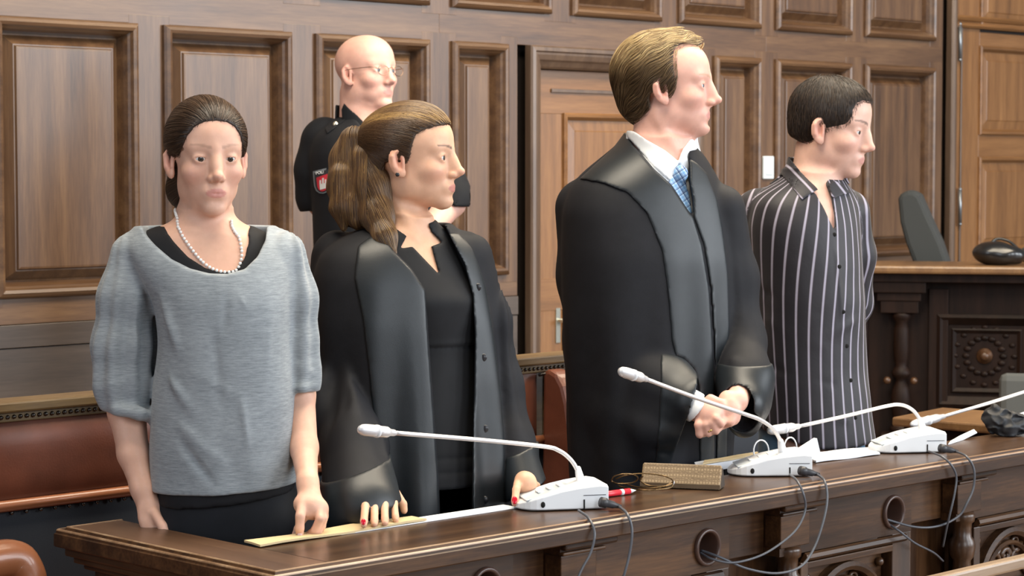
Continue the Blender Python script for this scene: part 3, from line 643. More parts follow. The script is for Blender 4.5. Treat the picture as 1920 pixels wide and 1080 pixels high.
# spectacles lying before it
sg = plain('bronze_glasses_metal', (.16, .10, .045), .25, .85); gl_ = plain('dark_lens_frame', (.03, .02, .015), .2)
s0 = PZ(1230, 925, DZ)
spx = thing('spectacles', 'thin bronze spectacles folded in front of the brown glasses case', 'glasses', tuple(s0))
def sp(x, y, z): return tuple(PZ(x, y, DZ+z*1.35+.001)-s0)
for pts, nm in (([(1155, 898, .02), (1170, 892, .026), (1200, 888, .03), (1232, 890, .03), (1255, 896, .026), (1262, 905, .014), (1245, 912, .010), (1215, 910, .010), (1200, 900, .018), (1206, 892, .026)], 'lens_frame'),
               ([(1146, 902, .018), (1152, 893, .026), (1168, 889, .03), (1188, 890, .028), (1196, 897, .02), (1186, 905, .012), (1160, 907, .010), (1146, 902, .018)], 'lens_frame'),
               ([(1262, 905, .012), (1258, 914, .005), (1235, 918, .004), (1205, 919, .004), (1172, 914, .004), (1160, 911, .004)], 'temple'),
               ([(1262, 903, .014), (1240, 914, .008), (1200, 914, .006), (1165, 905, .006)], 'temple')):
    bm = BM(); tube(bm, spline([sp(*q) for q in pts], 4), .0016, 6); from_bm(nm, bm, sg, spx, smooth=True)
bm = BM(); uvs(bm, sp(1262, 905, .012), .0035, 8, (1, 1, 1.5)); from_bm('hinge', bm, M['silver'], spx, smooth=True)
# lipstick-red highlighter pen
p0, p1 = PZ(1148, 925, DZ+.007), PZ(1180, 921, DZ+.007); p2 = PZ(1192, 919.5, DZ+.006)
pen = thing('marker_pen', 'red and white felt pen lying just right of the nearest microphone', 'pen', tuple(p0)); dp = Vector(p1-p0)
bm = BM(); tube(bm, [Vector((0, 0, 0))-dp*1.6, dp], .0065, 12); from_bm('barrel', bm, plain('red_pen_plastic', (.75, .03, .05), .3), pen, smooth=True)
bm = BM(); tube(bm, [dp*.995, dp*1.15, Vector(p2-p0)], .005, 12, taper=[.0055, .004, .001]); from_bm('tip', bm, M['white'], pen, smooth=True)
bm = BM(); tube(bm, [dp*.45, dp*.62], .0067, 12); from_bm('band', bm, M['white'], pen, smooth=True)

# clerk's ledge behind, and light rail in the near right corner
c0, c1 = PZ(1672, 782, .74), PZ(1865, 797, .74)
dv = (c1-c0)/np.linalg.norm(c1-c0); ck = thing('clerk_table', 'low dark table edge between the desk and the judges bench', 'table', tuple(c0*np.array([1, 1, 0])), math.atan2(dv[1], dv[0]))
Lk = .95
boxo('table_top', (0, Lk, -.0, .34, .712, .74), M['judge_top'], ck, .006); boxo('table_apron', (.03, Lk-.03, .02, .32, .62, .712), M['judge'], ck, .003)
for lx in (.04, Lk-.09):
    for ly in (.03, .27): boxo('leg', (lx, lx+.05, ly, ly+.05, 0, .63), M['judge'], ck, .003)
r0, r1 = PZ(1745, 1080, .62), PZ(1935, 1036, .62); dv = r1-r0; rv = dv/np.linalg.norm(dv)
rl = thing('low_chair', 'pale wooden rail top of a low chair in the near right corner', 'chair', tuple(r0*np.array([1, 1, 0])), math.atan2(rv[1], rv[0]))
RM = wood('pale_rail_wood', (.16, .10, .06), (.27, .18, .11), (.38, .27, .18), 'x', .4)
bm = BM(); box(bm, -.22, .55, -.02, .012, .592, .62); from_bm('top_rail', bm, RM, rl, bevel=.006)
for lx in (-.2, .51): boxo('leg', (lx, lx+.03, -.018, .01, 0, .595), RM, rl, .004); boxo('leg', (lx, lx+.03, -.45, -.42, 0, .42), RM, rl, .004)
boxo('seat', (-.21, .55, -.45, -.0, .40, .43), RM, rl, .006)
boxo('lower_rail', (-.2, .53, -.014, .006, .50, .53), RM, rl, .004)
import os
from concurrent.futures import ThreadPoolExecutor
# ================================================================== people: distance fields meshed once, here in the script
f32 = np.float32
def smin(a, b, k):
    h = np.clip(.5+.5*(b-a)/k, 0, 1); return b*(1-h)+a*h-k*h*(1-h)
def smax(a, b, k): return -smin(-a, -b, k)
def V3(*a): return np.array(a, f32)
def ell(P, c, r, R=None):
    q = P-V3(*c)
    if R is not None: q = q@R
    r = V3(*r); k0 = np.sqrt((((q/r)**2).sum(1))); k1 = np.sqrt((((q/(r*r))**2).sum(1)))+1e-9
    return k0*(k0-1)/k1
def sph(P, c, r): return np.sqrt(((P-V3(*c))**2).sum(1))-r
def cap(P, a, b, r1, r2=None):
    a = V3(*a); b = V3(*b); ba = b-a; pa = P-a; t = np.clip((pa@ba)/(ba@ba), 0, 1)
    return np.sqrt(((pa-t[:, None]*ba)**2).sum(1))-(r1+((r2 if r2 is not None else r1)-r1)*t)
def chain(P, pts, rs, k=.01):
    d = None
    for i in range(len(pts)-1):
        c = cap(P, pts[i], pts[i+1], rs[i], rs[i+1]); d = c if d is None else smin(d, c, k)
    return d
def smooth_interp(z, zs, v, s=.012):
    zs = np.array(zs, float); v = np.array(v, float)
    if zs[0] > zs[-1]: zs, v = zs[::-1], v[::-1]
    g = np.linspace(zs[0], zs[-1], 260); y = np.interp(g, zs, v); dz = g[1]-g[0]; n = max(1, int(s/dz*2)); kx = np.arange(-n*2, n*2+1)*dz
    ker = np.exp(-.5*(kx/s)**2); ker /= ker.sum(); y2 = np.convolve(np.pad(y, n*2, mode='edge'), ker, 'valid')
    return np.interp(z, g, y2).astype(f32)
def slices(P, rows, n=2.3, yaw=0.0, s=.012):
    """rows (z, xl, xr, depth half, centre y); a tube whose silhouette runs from xl to xr"""
    z = P[:, 2]; T = np.array(rows, float); zs = T[:, 0]
    xl = smooth_interp(z, zs, T[:, 1], s); xr = smooth_interp(z, zs, T[:, 2], s); b = smooth_interp(z, zs, T[:, 3], s); cy = smooth_interp(z, zs, T[:, 4], s)
    w = (xr-xl)/2; cx = (xr+xl)/2; dx = P[:, 0]-cx; dy = P[:, 1]-cy
    if yaw:
        c, s_ = math.cos(yaw), math.sin(yaw); A = np.sqrt(np.maximum(w*w-(b*s_)**2, (w*.55)**2))/c*1.0
        A = np.minimum(A, w*1.5); u = dx*c+dy*s_; v = -dx*s_+dy*c
    else: A = w; u, v = dx, dy
    k = (np.abs(u/A)**n+np.abs(v/b)**n)**(1/n); m = np.minimum(A, b)
    d = (k-1)*m
    return np.maximum(d, np.maximum(z-zs.max(), zs.min()-z))
def poly2(P, pts, ax=(0, 2)):
    """signed distance to a polygon in a coordinate plane (negative inside)"""
    x = P[:, ax[0]]; y = P[:, ax[1]]; n = len(pts); d = np.full(len(P), 1e9, f32); s = np.zeros(len(P), bool)
    for i in range(n):
        ax_, ay = pts[i]; bx, by = pts[(i+1) % n]; ex, ey = bx-ax_, by-ay; wx, wy = x-ax_, y-ay
        t = np.clip((wx*ex+wy*ey)/(ex*ex+ey*ey+1e-12), 0, 1); d = np.minimum(d, (wx-ex*t)**2+(wy-ey*t)**2)
        c = ((ay > y) != (by > y)); 
        with np.errstate(divide='ignore', invalid='ignore'): s ^= c & (x < (bx-ax_)*(y-ay)/(by-ay+1e-12)+ax_)
    d = np.sqrt(d); return np.where(s, -d, d)
def nz(P, sc, seed=0):
    """cheap smooth noise: sum of rotated sines"""
    rg = np.random.RandomState(seed); o = 0
    q = P*V3(*sc) if hasattr(sc, '__len__') else P*f32(sc)
    for k in range(7):
        v = rg.randn(3); v /= np.linalg.norm(v); v *= (.7+.6*rg.rand()); a = q@v.astype(f32)+f32(rg.rand()*6.3)
        w2 = rg.randn(3); a = a+1.3*np.sin(q@(w2*.45).astype(f32)+f32(rg.rand()*6)); o = o+np.sin(a)
    return (o/4).astype(f32)
def ridge(P, sc, seed): return (1-np.abs(nz(P, sc, seed)))**2
def seg_fold(P, a, b, wd, amp):
    """a crease or ridge along a line on the cloth, fading at both ends"""
    a = V3(*a); b = V3(*b); ba = b-a; t = np.clip(((P-a)@ba)/(ba@ba), 0, 1); d = np.sqrt(((P-a-t[:, None]*ba)**2).sum(1))
    return (amp*np.exp(-(d/wd)**2)*np.clip(np.sin(np.pi*np.clip(t, .04, .96)), 0, 1)**.5).astype(f32)
def field_mesh(fn, lo, hi, h, B=8):
    lo = np.array(lo, float); hi = np.array(hi, float); nb = np.ceil((hi-lo)/(h*B)).astype(int); n = nb*B+1
    g = np.full(n, 1, f32); bi = np.stack(np.meshgrid(*[np.arange(k) for k in nb], indexing='ij'), -1).reshape(-1, 3)
    c = (lo+(bi+.5)*B*h).astype(f32); dc = fn(c); act = np.abs(dc) < h*B*1.35+.008
    o = np.stack(np.meshgrid(*[np.arange(B+1)]*3, indexing='ij'), -1).reshape(-1, 3)
    ins = bi[(~act) & (dc < 0)]
    for b in ins: g[b[0]*B:b[0]*B+B+1, b[1]*B:b[1]*B+B+1, b[2]*B:b[2]*B+B+1] = -1
    A = bi[act]
    def job(s):
        ix = (A[s:s+90, None, :]*B+o[None]).reshape(-1, 3); g[ix[:, 0], ix[:, 1], ix[:, 2]] = fn((lo+ix*h).astype(f32))
    with ThreadPoolExecutor(max(2, os.cpu_count() or 2)) as ex: list(ex.map(job, range(0, len(A), 90)))
    # surface nets on the active blocks
    oc = np.stack(np.meshgrid(*[np.arange(B)]*3, indexing='ij'), -1).reshape(-1, 3)
    ci = (A[:, None, :]*B+oc[None]).reshape(-1, 3)
    corn = np.array([(i, j, k) for i in (0, 1) for j in (0, 1) for k in (0, 1)])
    vals = np.stack([g[ci[:, 0]+a, ci[:, 1]+b, ci[:, 2]+c_] for a, b, c_ in corn], 1)
    neg = vals < 0; mix = neg.any(1) & ~neg.all(1); ci = ci[mix]; vals = vals[mix]; neg = neg[mix]
    E = [(i, j) for i in range(8) for j in range(i+1, 8) if np.abs(corn[i]-corn[j]).sum() == 1]
    acc = np.zeros((len(ci), 3)); cnt = np.zeros(len(ci))
    for i, j in E:
        x = neg[:, i] != neg[:, j]; t = np.where(x, vals[:, i]/(vals[:, i]-vals[:, j]+1e-20), 0)
        acc += np.where(x[:, None], corn[i]+(corn[j]-corn[i])*t[:, None], 0); cnt += x
    V = lo+(ci+acc/cnt[:, None])*h
    idm = np.full(n, -1, np.int32); idm[ci[:, 0], ci[:, 1], ci[:, 2]] = np.arange(len(ci))
    Q = []
    for ax in range(3):
        u, v = [(1, 2), (2, 0), (0, 1)][ax]; e = np.zeros(3, int); e[ax] = 1
        p = ci[(ci[:, u] > 0) & (ci[:, v] > 0)]; a = g[p[:, 0], p[:, 1], p[:, 2]] < 0; q = p+e; b = g[q[:, 0], q[:, 1], q[:, 2]] < 0
        for flip in (0, 1):
            s_ = p[(a & ~b) if not flip else (~a & b)]
            if not len(s_): continue
            du = np.zeros(3, int); du[u] = 1; dv = np.zeros(3, int); dv[v] = 1
            f = [idm[tuple(x.T)] for x in (s_-du-dv, s_-dv, s_, s_-du)]
            Q.append(np.stack(f if not flip else f[::-1], 1))
    Q = np.concatenate(Q); Q = Q[(Q >= 0).all(1)]
    return V, Q
def relax(V, Q, it=1, lam=.5):
    for _ in range(it):
        S = np.zeros_like(V); C = np.zeros(len(V))
        for a, b in ((0, 1), (1, 2), (2, 3), (3, 0)):
            for i, j in ((a, b), (b, a)):
                for d in range(3): S[:, d] += np.bincount(Q[:, i], V[Q[:, j], d], len(V))
                C += np.bincount(Q[:, i], minlength=len(V))
        V = V+(S/np.maximum(C, 1)[:, None]-V)*lam
    return V
def np_mesh(name, V, Q, mat, parent, tint=None, label=None):
    me = bpy.data.meshes.new(name); me.vertices.add(len(V)); me.vertices.foreach_set('co', V.astype(f32).ravel())
    me.loops.add(len(Q)*4); me.loops.foreach_set('vertex_index', Q.astype(np.int32).ravel()); me.polygons.add(len(Q)); me.polygons.foreach_set('loop_start', np.arange(0, len(Q)*4, 4, dtype=np.int32))
    me.update(calc_edges=True); me.validate(); me.shade_smooth(); me.materials.append(mat)
    if tint is not None:
        a = me.attributes.new('tint', 'FLOAT_COLOR', 'POINT'); a.data.foreach_set('color', np.concatenate([tint, np.ones((len(V), 1))], 1).astype(f32).ravel())
    o = link(bpy.data.objects.new(name, me), parent)
    if label: o['label'] = label
    return o
def fmesh(name, fn, lo, hi, h, mat, parent, tintfn=None, rel=1, label=None):
    V, Q = field_mesh(fn, lo, hi, h); V = relax(V, Q, rel)
    return np_mesh(name, V, Q, mat, parent, tintfn(V) if tintfn else None, label)
def Rz(a): c, s = math.cos(a), math.sin(a); return np.array([[c, -s, 0], [s, c, 0], [0, 0, 1]], f32)
def Ry(a): c, s = math.cos(a), math.sin(a); return np.array([[c, 0, s], [0, 1, 0], [-s, 0, c]], f32)
def Rx(a): c, s = math.cos(a), math.sin(a); return np.array([[1, 0, 0], [0, c, -s], [0, s, c]], f32)

class Person:
    """local frame: x to the photo's right, y away from the viewer, z up; origin on the floor"""
    def __init__(self, px, Dh, label):
        self.Dh = Dh; hd = math.cos(PI_)+math.sin(PI_)*0
        self.r0 = (px-960)/F*Dh/hd
        self.o = RT*self.r0+FWH*Dh; self.o[2] = 0
        self.root = thing('person', label, 'person', tuple(self.o), AZ-math.pi/2)
    def L(self, x, y, dd=0.0):
        hd = math.cos(PI_)+math.sin(PI_)*(540-y)/F; s = (self.Dh+dd)/hd
        return np.array([s*(x-960)/F-self.r0*(1), dd, H+s*(-math.sin(PI_)+math.cos(PI_)*(540-y)/F)])
    def px(self, n): return n*self.Dh/F
    def pl(self, pts, dd): return [(q[0], q[2]) for q in (self.L(x, y, dd) for x, y in pts)]
    def rows(self, R):   # (ypx, xl, xr, depth half m, centre depth m)
        out = []
        for y, xl, xr, b, cy in R:
            a = self.L(xl, y, cy); c = self.L(xr, y, cy); out.append((a[2], a[0], c[0], b, cy))
        return sorted(out)

# ---- heads: frame x = forward (face), y = the head's left, z = up, origin between the eyes' height and the ear line
def head_sdf(P, g):
    """g: dict of shape numbers; returns distance of the bare head (without neck)"""
    s = g.get('s', 1.0); Q = P/s; A = Q.copy(); A[:, 0] = A[:, 0]/g.get('sx', 1.0); A[:, 1] = np.abs(A[:, 1]); fw = g.get('w', 1.0)
    A[:, 1] = A[:, 1]/fw; bk = g.get('back', 0); jw = g.get('jaw', 0); ch = g.get('chin', 0); br = g.get('brow', 0)
    d = ell(A, (-.012-bk/2, 0, .034), (.097+bk/2, .076, .083))
    d = smin(d, ell(A, (.030+g.get('fore', 0), 0, .040), (.060, .064, .064)), .025)
    d = smin(d, ell(A, (.026, 0, -.030), (.062, .060, .070)), .022)
    d = smin(d, ell(A, (.031, 0, -.073), (.054, .046+jw, .039)), .020)
    d = smin(d, ell(A, (.071+ch, 0, -.101-g.get('chinz', 0)), (.020, .024, .018)), .018)
    d = smin(d, ell(A, (.000, .047+jw, -.060), (.026, .014, .030)), .022)
    d = smin(d, ell(A, (.056, .040, -.030), (.024, .022, .020)), .020)
    d = smin(d, cap(A, (.080+br, 0, .020), (.066+br, .040, .020), .0125), .014)
    # eye hollows, lids
    d = smax(d, -ell(A, (.1005, .031, -.001), (.018, .0155, .0115)), .012)
    lid = ell(A, (.0738, .031, -.001), (.0150, .0165, .0138)); opn = ell(A, (.0895, .0315, -.0020), (.013, .0135, .0046+g.get('eye', 0)))
    d = smin(d, smax(lid, -opn, .0015), .004); d = smax(d, -smax(opn, -(A[:, 0]-.070), .002), .0012)
    # nose
    nl = g.get('nose', .0); nt = (.1095+nl, 0, -.036+g.get('nosez', 0))
    d = smin(d, cap(A, (.086+br*.6, 0, .014), (nt[0]-.003, 0, nt[2]+.003), .0080, .0088), .012); d = smin(d, ell(A, (.088, 0, -.022), (.0175, .0130, .028)), .010)
    d = smin(d, ell(A, nt, (.0105, .0098, .0088)), .007)
    d = smin(d, ell(A, (.0955+nl*.5, .0118, -.0415), (.0105, .0068, .0078)), .006)
    d = smin(d, cap(A, (.091, 0, -.048), (.1015+nl, 0, -.043), .0055), .006)
    d = smax(d, -ell(A, (.100+nl*.6, .0068, -.0500), (.0060, .0032, .0040)), .003)
    # mouth
    m = g.get('lip', 1.0); lx = g.get('lipx', 0)
    d = smin(d, ell(A, (.0785+lx, 0, -.070), (.0160, .025, .018)), .012)
    up_ = ell(A, (.0862+lx, 0, -.0665), (.0083, .0215, .0044*m)); lo_ = ell(A, (.0850+lx, 0, -.0762), (.0083, .0185, .0050*m))
    d = smin(d, up_, .004); d = smin(d, lo_, .004)
    d = smax(d, -ell(A, (.0985+lx, 0, -.0712), (.0080, .024, .0010+g.get('open', 0))), .0016)
    d = smax(d, -ell(A, (.0965+lx, 0, -.0895), (.008, .018, .0055)), .008)
    # ears
    E = A-V3(-.004, .0735, -.012); Re = Ry(-.20)@Rz(-.42); E = E@Re.astype(f32)
    ear = ell(E, (-.004, .004, .002), (.0175, .0060, .031)); ear = smin(ear, ell(E, (.001, .003, -.024), (.0095, .005, .011)), .006)
    ear = smin(ear, cap(E, (-.012, .008, -.008), (-.011, .009, .016), .0042), .004); ear = smin(ear, cap(E, (-.011, .009, .016), (.004, .008, .028), .0040), .004); ear = smax(ear, -ell(E, (.0015, .0110, .003), (.0100, .0100, .0200)), .003)
    ear = smin(ear, cap(E, (.010, .006, .012), (.007, .006, -.010), .0034), .004); ear = smin(ear, cap(E, (-.006, .0065, .016), (-.006, .0065, -.008), .0026), .004)
    d = smin(d, ear, .005)
    return d*s
def face_tint(V, g, base, lip, cheek=(.75, .30, .24), brow=None, extra=None):
    """real skin colouring: lips, cheeks, brows; the ear hollows also carry painted shade"""
    s = g.get('s', 1.0); A = V/s; A[:, 0] /= g.get('sx', 1.0); a = np.abs(A[:, 1])/g.get('w', 1.0); T = np.tile(np.array(base, float), (len(V), 1)); lx = g.get('lipx', 0)
    def mixc(c, w): nonlocal T; w = np.clip(w, 0, 1)[:, None]; T = T*(1-w)+np.array(c, float)*w
    def gs(x, y, z, sx, sy, sz): return np.exp(-(((A[:, 0]-x)/sx)**2+((a-y)/sy)**2+((A[:, 2]-z)/sz)**2))
    mixc(cheek, .30*gs(.07, .045, -.035, .03, .022, .022)); mixc(cheek, .35*gs(.11, 0, -.038, .014, .014, .012)); mixc(cheek, .40*gs(-.004, .083, -.01, .03, .012, .03)); mixc((.50, .17, .12), .55*gs(-.002, .078, -.008, .010, .006, .016))  # ear hollow: redder skin, darkened so its shade sits in the tint
    e = ((a/.0225)**2+((A[:, 2]+.0712)/.0100)**2); mixc(lip, (A[:, 0] > .078+lx)*np.clip((1.0-e)*5, 0, 1)*.85)
    if brow is not None:
        t = (a-.010)/.042; zc = .0205+.006*np.sin(np.clip(t, 0, 1)*2.2)+g.get('browz', 0); w = (t > 0)*(t < 1)*(A[:, 0] > .05)*np.clip((.0042*(1-.45*t)-np.abs(A[:, 2]-zc))/.0016, 0, 1); mixc(brow, w*g.get('browk', .8))
    if extra is not None: T = extra(A, a, T, mixc, gs)
    return T
def skin_mat(name, rough=.48):
    m, nt, b = new_mat(name); at = N(nt, 'ShaderNodeAttribute'); at.attribute_name = 'tint'
    mxn = N(nt, 'ShaderNodeMix', data_type='RGBA', blend_type='MULTIPLY'); mxn.inputs[0].default_value = .35
    nt.links.new(at.outputs['Color'], mxn.inputs[6]); nt.links.new(ramp(nt, texnoise(nt, 60, 4), [(.3, (.78, .70, .66)), (.7, (1, 1, 1))]), mxn.inputs[7])
    nt.links.new(mxn.outputs[2], b.inputs['Base Color']); b.inputs['Roughness'].default_value = rough; b.inputs['Specular IOR Level'].default_value = .4
    b.inputs['Subsurface Weight'].default_value = .12; b.inputs['Subsurface Radius'].default_value = (.9, .3, .15); b.inputs['Subsurface Scale'].default_value = .006
    bump(nt, b, texnoise(nt, 500, 3), .08, .001); return m
M['skin'] = skin_mat('skin')
def eyes(p, R, c, g, iris):
    """eyeballs, irises"""
    s = g.get('s', 1.0)
    for sd in (-1, 1):
        ce = np.array(c)+R@np.array([.0728*g.get('sx', 1.0), sd*.031*g.get('w', 1.0), -.0020])*s
        bm = BM(); uvs(bm, tuple(ce), .0128*s, 20); e = from_bm('eyeball', bm, M['eyewhite'], p.root, smooth=True)
        gz = R@np.array([1, g.get('gaze', 0), g.get('gazez', 0)]); gz = gz/np.linalg.norm(gz)
        for rr, off, m, nm in ((.0061, .0118, iris, 'iris'), (.0029, .0122, M['black'], 'pupil')):
            bm = BM(); q = Vector(gz).to_track_quat('Z', 'Y').to_matrix().to_4x4()
            bmesh.ops.create_uvsphere(bm, u_segments=16, v_segments=8, radius=1, matrix=Matrix.Translation(Vector(ce+gz*off*s)) @ q @ Matrix.Diagonal((rr*s, rr*s, .0014*s, 1)))
            ob = from_bm(nm, bm, m, e, smooth=True)
M['eyewhite'] = plain('eye_white', (.72, .70, .68), .2); M['iris_dark'] = plain('dark_iris', (.05, .035, .025), .15); M['iris_blue'] = plain('grey_blue_iris', (.10, .13, .16), .15)

# ---- hair: strands that walk over a hair volume
def hair_mat(name, dark, mid, light, rough=.38):
    m, nt, b = new_mat(name); at = N(nt, 'ShaderNodeAttribute'); at.attribute_name = 'shade'
    nt.links.new(ramp(nt, at.outputs['Fac'], [(0, dark), (.5, mid), (1, light)]), b.inputs['Base Color'])
    b.inputs['Roughness'].default_value = rough; b.inputs['Specular IOR Level'].default_value = .5; return m
def strands(name, fn, roots, flow, steps, ds, mat, parent, r0=.0006, r1=.0002, lift=.001, shade=None, seed=1, label=None, bound=None):
    """roots (N,3) near the surface of fn; flow(P, t) gives a direction; the walk keeps each point on the surface"""
    rg = np.random.RandomState(seed); P = roots.astype(f32); n = len(P); out = []; e = f32(.002); ph = rg.rand(n).astype(f32)
    lf = (lift*(.3+1.4*rg.rand(n))).astype(f32)
    for k in range(steps):
        for _ in range(2):
            d = fn(P); G = np.stack([fn(P+V3(*(e if i == j else 0 for j in range(3))))-d for i in range(3)], 1)/e
            G /= np.linalg.norm(G, axis=1, keepdims=True)+1e-9; P = P-G*np.clip(d-lf, -.02, .02)[:, None]
        out.append(P.copy()); D = flow(P, k/steps, G); D = D-G*(D*G).sum(1, keepdims=True)*.9
        D /= np.linalg.norm(D, axis=1, keepdims=True)+1e-9; P = P+D*(ds*(.8+.4*ph))[:, None]
    X = np.stack(out, 1); c = bpy.data.hair_curves.new(name); c.add_curves([steps]*n)
    c.attributes['position'].data.foreach_set('vector', X.astype(f32).ravel())
    rad = np.tile(np.linspace(r0, r1, steps), (n, 1)).astype(f32); a = c.attributes.get('radius') or c.attributes.new('radius', 'FLOAT', 'POINT'); a.data.foreach_set('value', rad.ravel())
    sh = (shade(X, rg) if shade else rg.rand(n)).astype(f32); a = c.attributes.new('shade', 'FLOAT', 'CURVE'); a.data.foreach_set('value', sh)
    c.materials.append(mat); o = link(bpy.data.objects.new(name, c), parent)
    if label: o['label'] = label
    return o
def sample_surface(V, Q, n, keep=None, seed=3):
    c = V[Q].mean(1)
    if keep is not None: c = c[keep(c)]
    rg = np.random.RandomState(seed); i = rg.randint(0, len(c), n); return c[i]+rg.randn(n, 3)*.0012
def finger(P, pts, r, k=.003): return chain(P, pts, [r, r*.93, r*.88, r*.76][:len(pts)], k)
# ------------------------------------------------------------------ cloth materials
def cloth(name, col, rough=.8, sheen=.0, weave=900, ws=.15, var=.12, spec=.3, wr=0):
    m, nt, b = new_mat(name); c0 = [v*(1-var) for v in col]; c1 = [min(1, v*(1+var)) for v in col]
    nt.links.new(ramp(nt, texnoise(nt, 35, 5), [(.3, c0), (.7, c1)]), b.inputs['Base Color']); b.inputs['Roughness'].default_value = rough
    b.inputs['Specular IOR Level'].default_value = spec; b.inputs['Sheen Weight'].default_value = sheen; b.inputs['Sheen Roughness'].default_value = .5
    n = texnoise(nt, weave, 2)
    if wr:
        w_ = texnoise(nt, 24, 4, (1, 1, .6)); a = N(nt, 'ShaderNodeMath', operation='MULTIPLY_ADD'); a.inputs[1].default_value = wr; nt.links.new(w_, a.inputs[0]); nt.links.new(n, a.inputs[2]); bump(nt, b, a.outputs[0], ws, .004)
    else: bump(nt, b, n, ws, .001)
    return m
def heather(name, a, c):
    m, nt, b = new_mat(name); n1 = texnoise(nt, 1, 4, (40, 40, 420), .8); n2 = texnoise(nt, 9, 3)
    mx = N(nt, 'ShaderNodeMath', operation='MULTIPLY_ADD'); mx.inputs[1].default_value = .3; nt.links.new(n2, mx.inputs[0]); nt.links.new(n1, mx.inputs[2])
    nt.links.new(ramp(nt, mx.outputs[0], [(.45, a), (.9, c)]), b.inputs['Base Color']); b.inputs['Roughness'].default_value = .85; b.inputs['Sheen Weight'].default_value = .2
    w_ = texnoise(nt, 16, 5, (1, 1, .7)); bump(nt, b, w_, .25, .006); return m
M['tee'] = heather('heather_grey_jersey', (.17, .195, .215), (.37, .405, .43))
M['tank'] = cloth('black_jersey', (.010, .010, .012), .8, 0)
M['trousers'] = cloth('black_trouser_cloth', (.008, .009, .012), .75, 0)
M['robe'] = cloth('black_robe_wool', (.0105, .011, .0145), .70, .0, spec=.28, wr=.8, ws=.12)
M['satin'] = cloth('slate_satin_facing', (.011, .0145, .018), .42, .0, spec=.5, wr=.8, ws=.10)
M['dress'] = cloth('black_dress_cloth', (.0075, .008, .010), .75, .03)
M['uniform'] = cloth('black_uniform_shirt', (.006, .007, .010), .75, .02, wr=1, ws=.2)
M['shirt_white'] = cloth('white_shirt_cotton', (.78, .80, .82), .75, .1, var=.02)
M['denim'] = cloth('light_blue_denim', (.10, .20, .30), .85, .2, var=.3)
M['shoe'] = plain('black_shoe_leather', (.01, .01, .01), .35)
M['pearl'] = plain('pearl', (.80, .78, .76), .2, coat=.6)
M['nail_red'] = plain('red_nail_varnish', (.62, .01, .03), .2, coat=.5)
M['nail'] = plain('bare_nail', (.75, .50, .45), .3)
M['gold'] = plain('gold', (.80, .55, .22), .2, 1)
SKA = (.70, .43, .32); 
def frame_head(yaw, pitch=0, roll=0):
    f = np.array([math.sin(yaw), -math.cos(yaw), 0.]); l = np.array([math.cos(yaw), math.sin(yaw), 0.]); u = np.array([0, 0, 1.])
    R = np.stack([f, l, u], 1)
    return (R @ Ry(-pitch).astype(float) @ Rx(roll).astype(float))
def legs(p, mat, tops, ankles, r=(.085, .060, .05), ztop=None):
    """two trouser legs and shoes under a person"""
    for (hx, hy, hz), (ax, ay) in zip(tops, ankles): pass
    def fn(P):
        d = None
        for (hx, hy, hz), (ax, ay) in zip(tops, ankles):
            kx, ky = hx*.5+ax*.5, hy*.5+ay*.5-.01
            c = chain(P, [(hx, hy, hz), (kx, ky, hz*.5+.04), (ax, ay, .09)], [r[0], r[1], r[2]], .02); d = c if d is None else smin(d, c, .03)
        d = smax(d, .075-P[:, 2], .004); d = d+.003*nz(P, 28, 4)
        if ztop: d = np.maximum(d, P[:, 2]-ztop)
        return d
    xs = [t[0] for t in tops]+[a[0] for a in ankles]; ys = [t[1] for t in tops]+[a[1] for a in ankles]
    return fn, (min(xs)-.13, min(ys)-.13, .05), (max(xs)+.13, max(ys)+.13, max(t[2] for t in tops)+.11)
def shoes(p, ankles, yaw):
    for ax, ay in ankles:
        f = np.array([math.sin(yaw), -math.cos(yaw), 0]); a = np.array([ax, ay, 0])
        def fn(P, a=a, f=f):
            d = smin(ell((P-a.astype(f32))@frame_head(yaw).astype(f32), (.07, 0, .035), (.12, .042, .034)), cap(P, tuple(a+f*-.01+np.array([0, 0, .05])), tuple(a+np.array([0, 0, .10])), .04, .042), .02)
            return smax(d, .002-P[:, 2], .003)
        c = a+f*.06; fmesh('shoe', fn, c-np.array([.16, .16, .0]), c+np.array([.16, .16, .14]), .006, M['shoe'], p.root)
def nail_at(p, pos, nrm, r=(.005, .0065), mat='nail_red', parent=None):
    q = Vector(nrm).to_track_quat('Z', 'Y').to_matrix().to_4x4(); bm = BM()
    bmesh.ops.create_uvsphere(bm, u_segments=12, v_segments=7, radius=1, matrix=Matrix.Translation(Vector(pos)) @ q @ Matrix.Diagonal((r[0], r[1], .0016, 1)))
    return from_bm('fingernail', bm, M[mat], parent or p.root, smooth=True)
def tinter(g, c, R, base, lip, **k):
    def f(V):
        A = (V-c)@R; T = face_tint(A, g, base, lip, **k); far = np.linalg.norm(A, axis=1) > .2; T[far] = base; return T
    return f
def cut_front(P, d, poly, ymax, k=.002):
    """open a neckline: remove the part in front inside the polygon"""
    c = np.maximum(poly2(P, poly), P[:, 1]-ymax); return smax(d, -c, k)

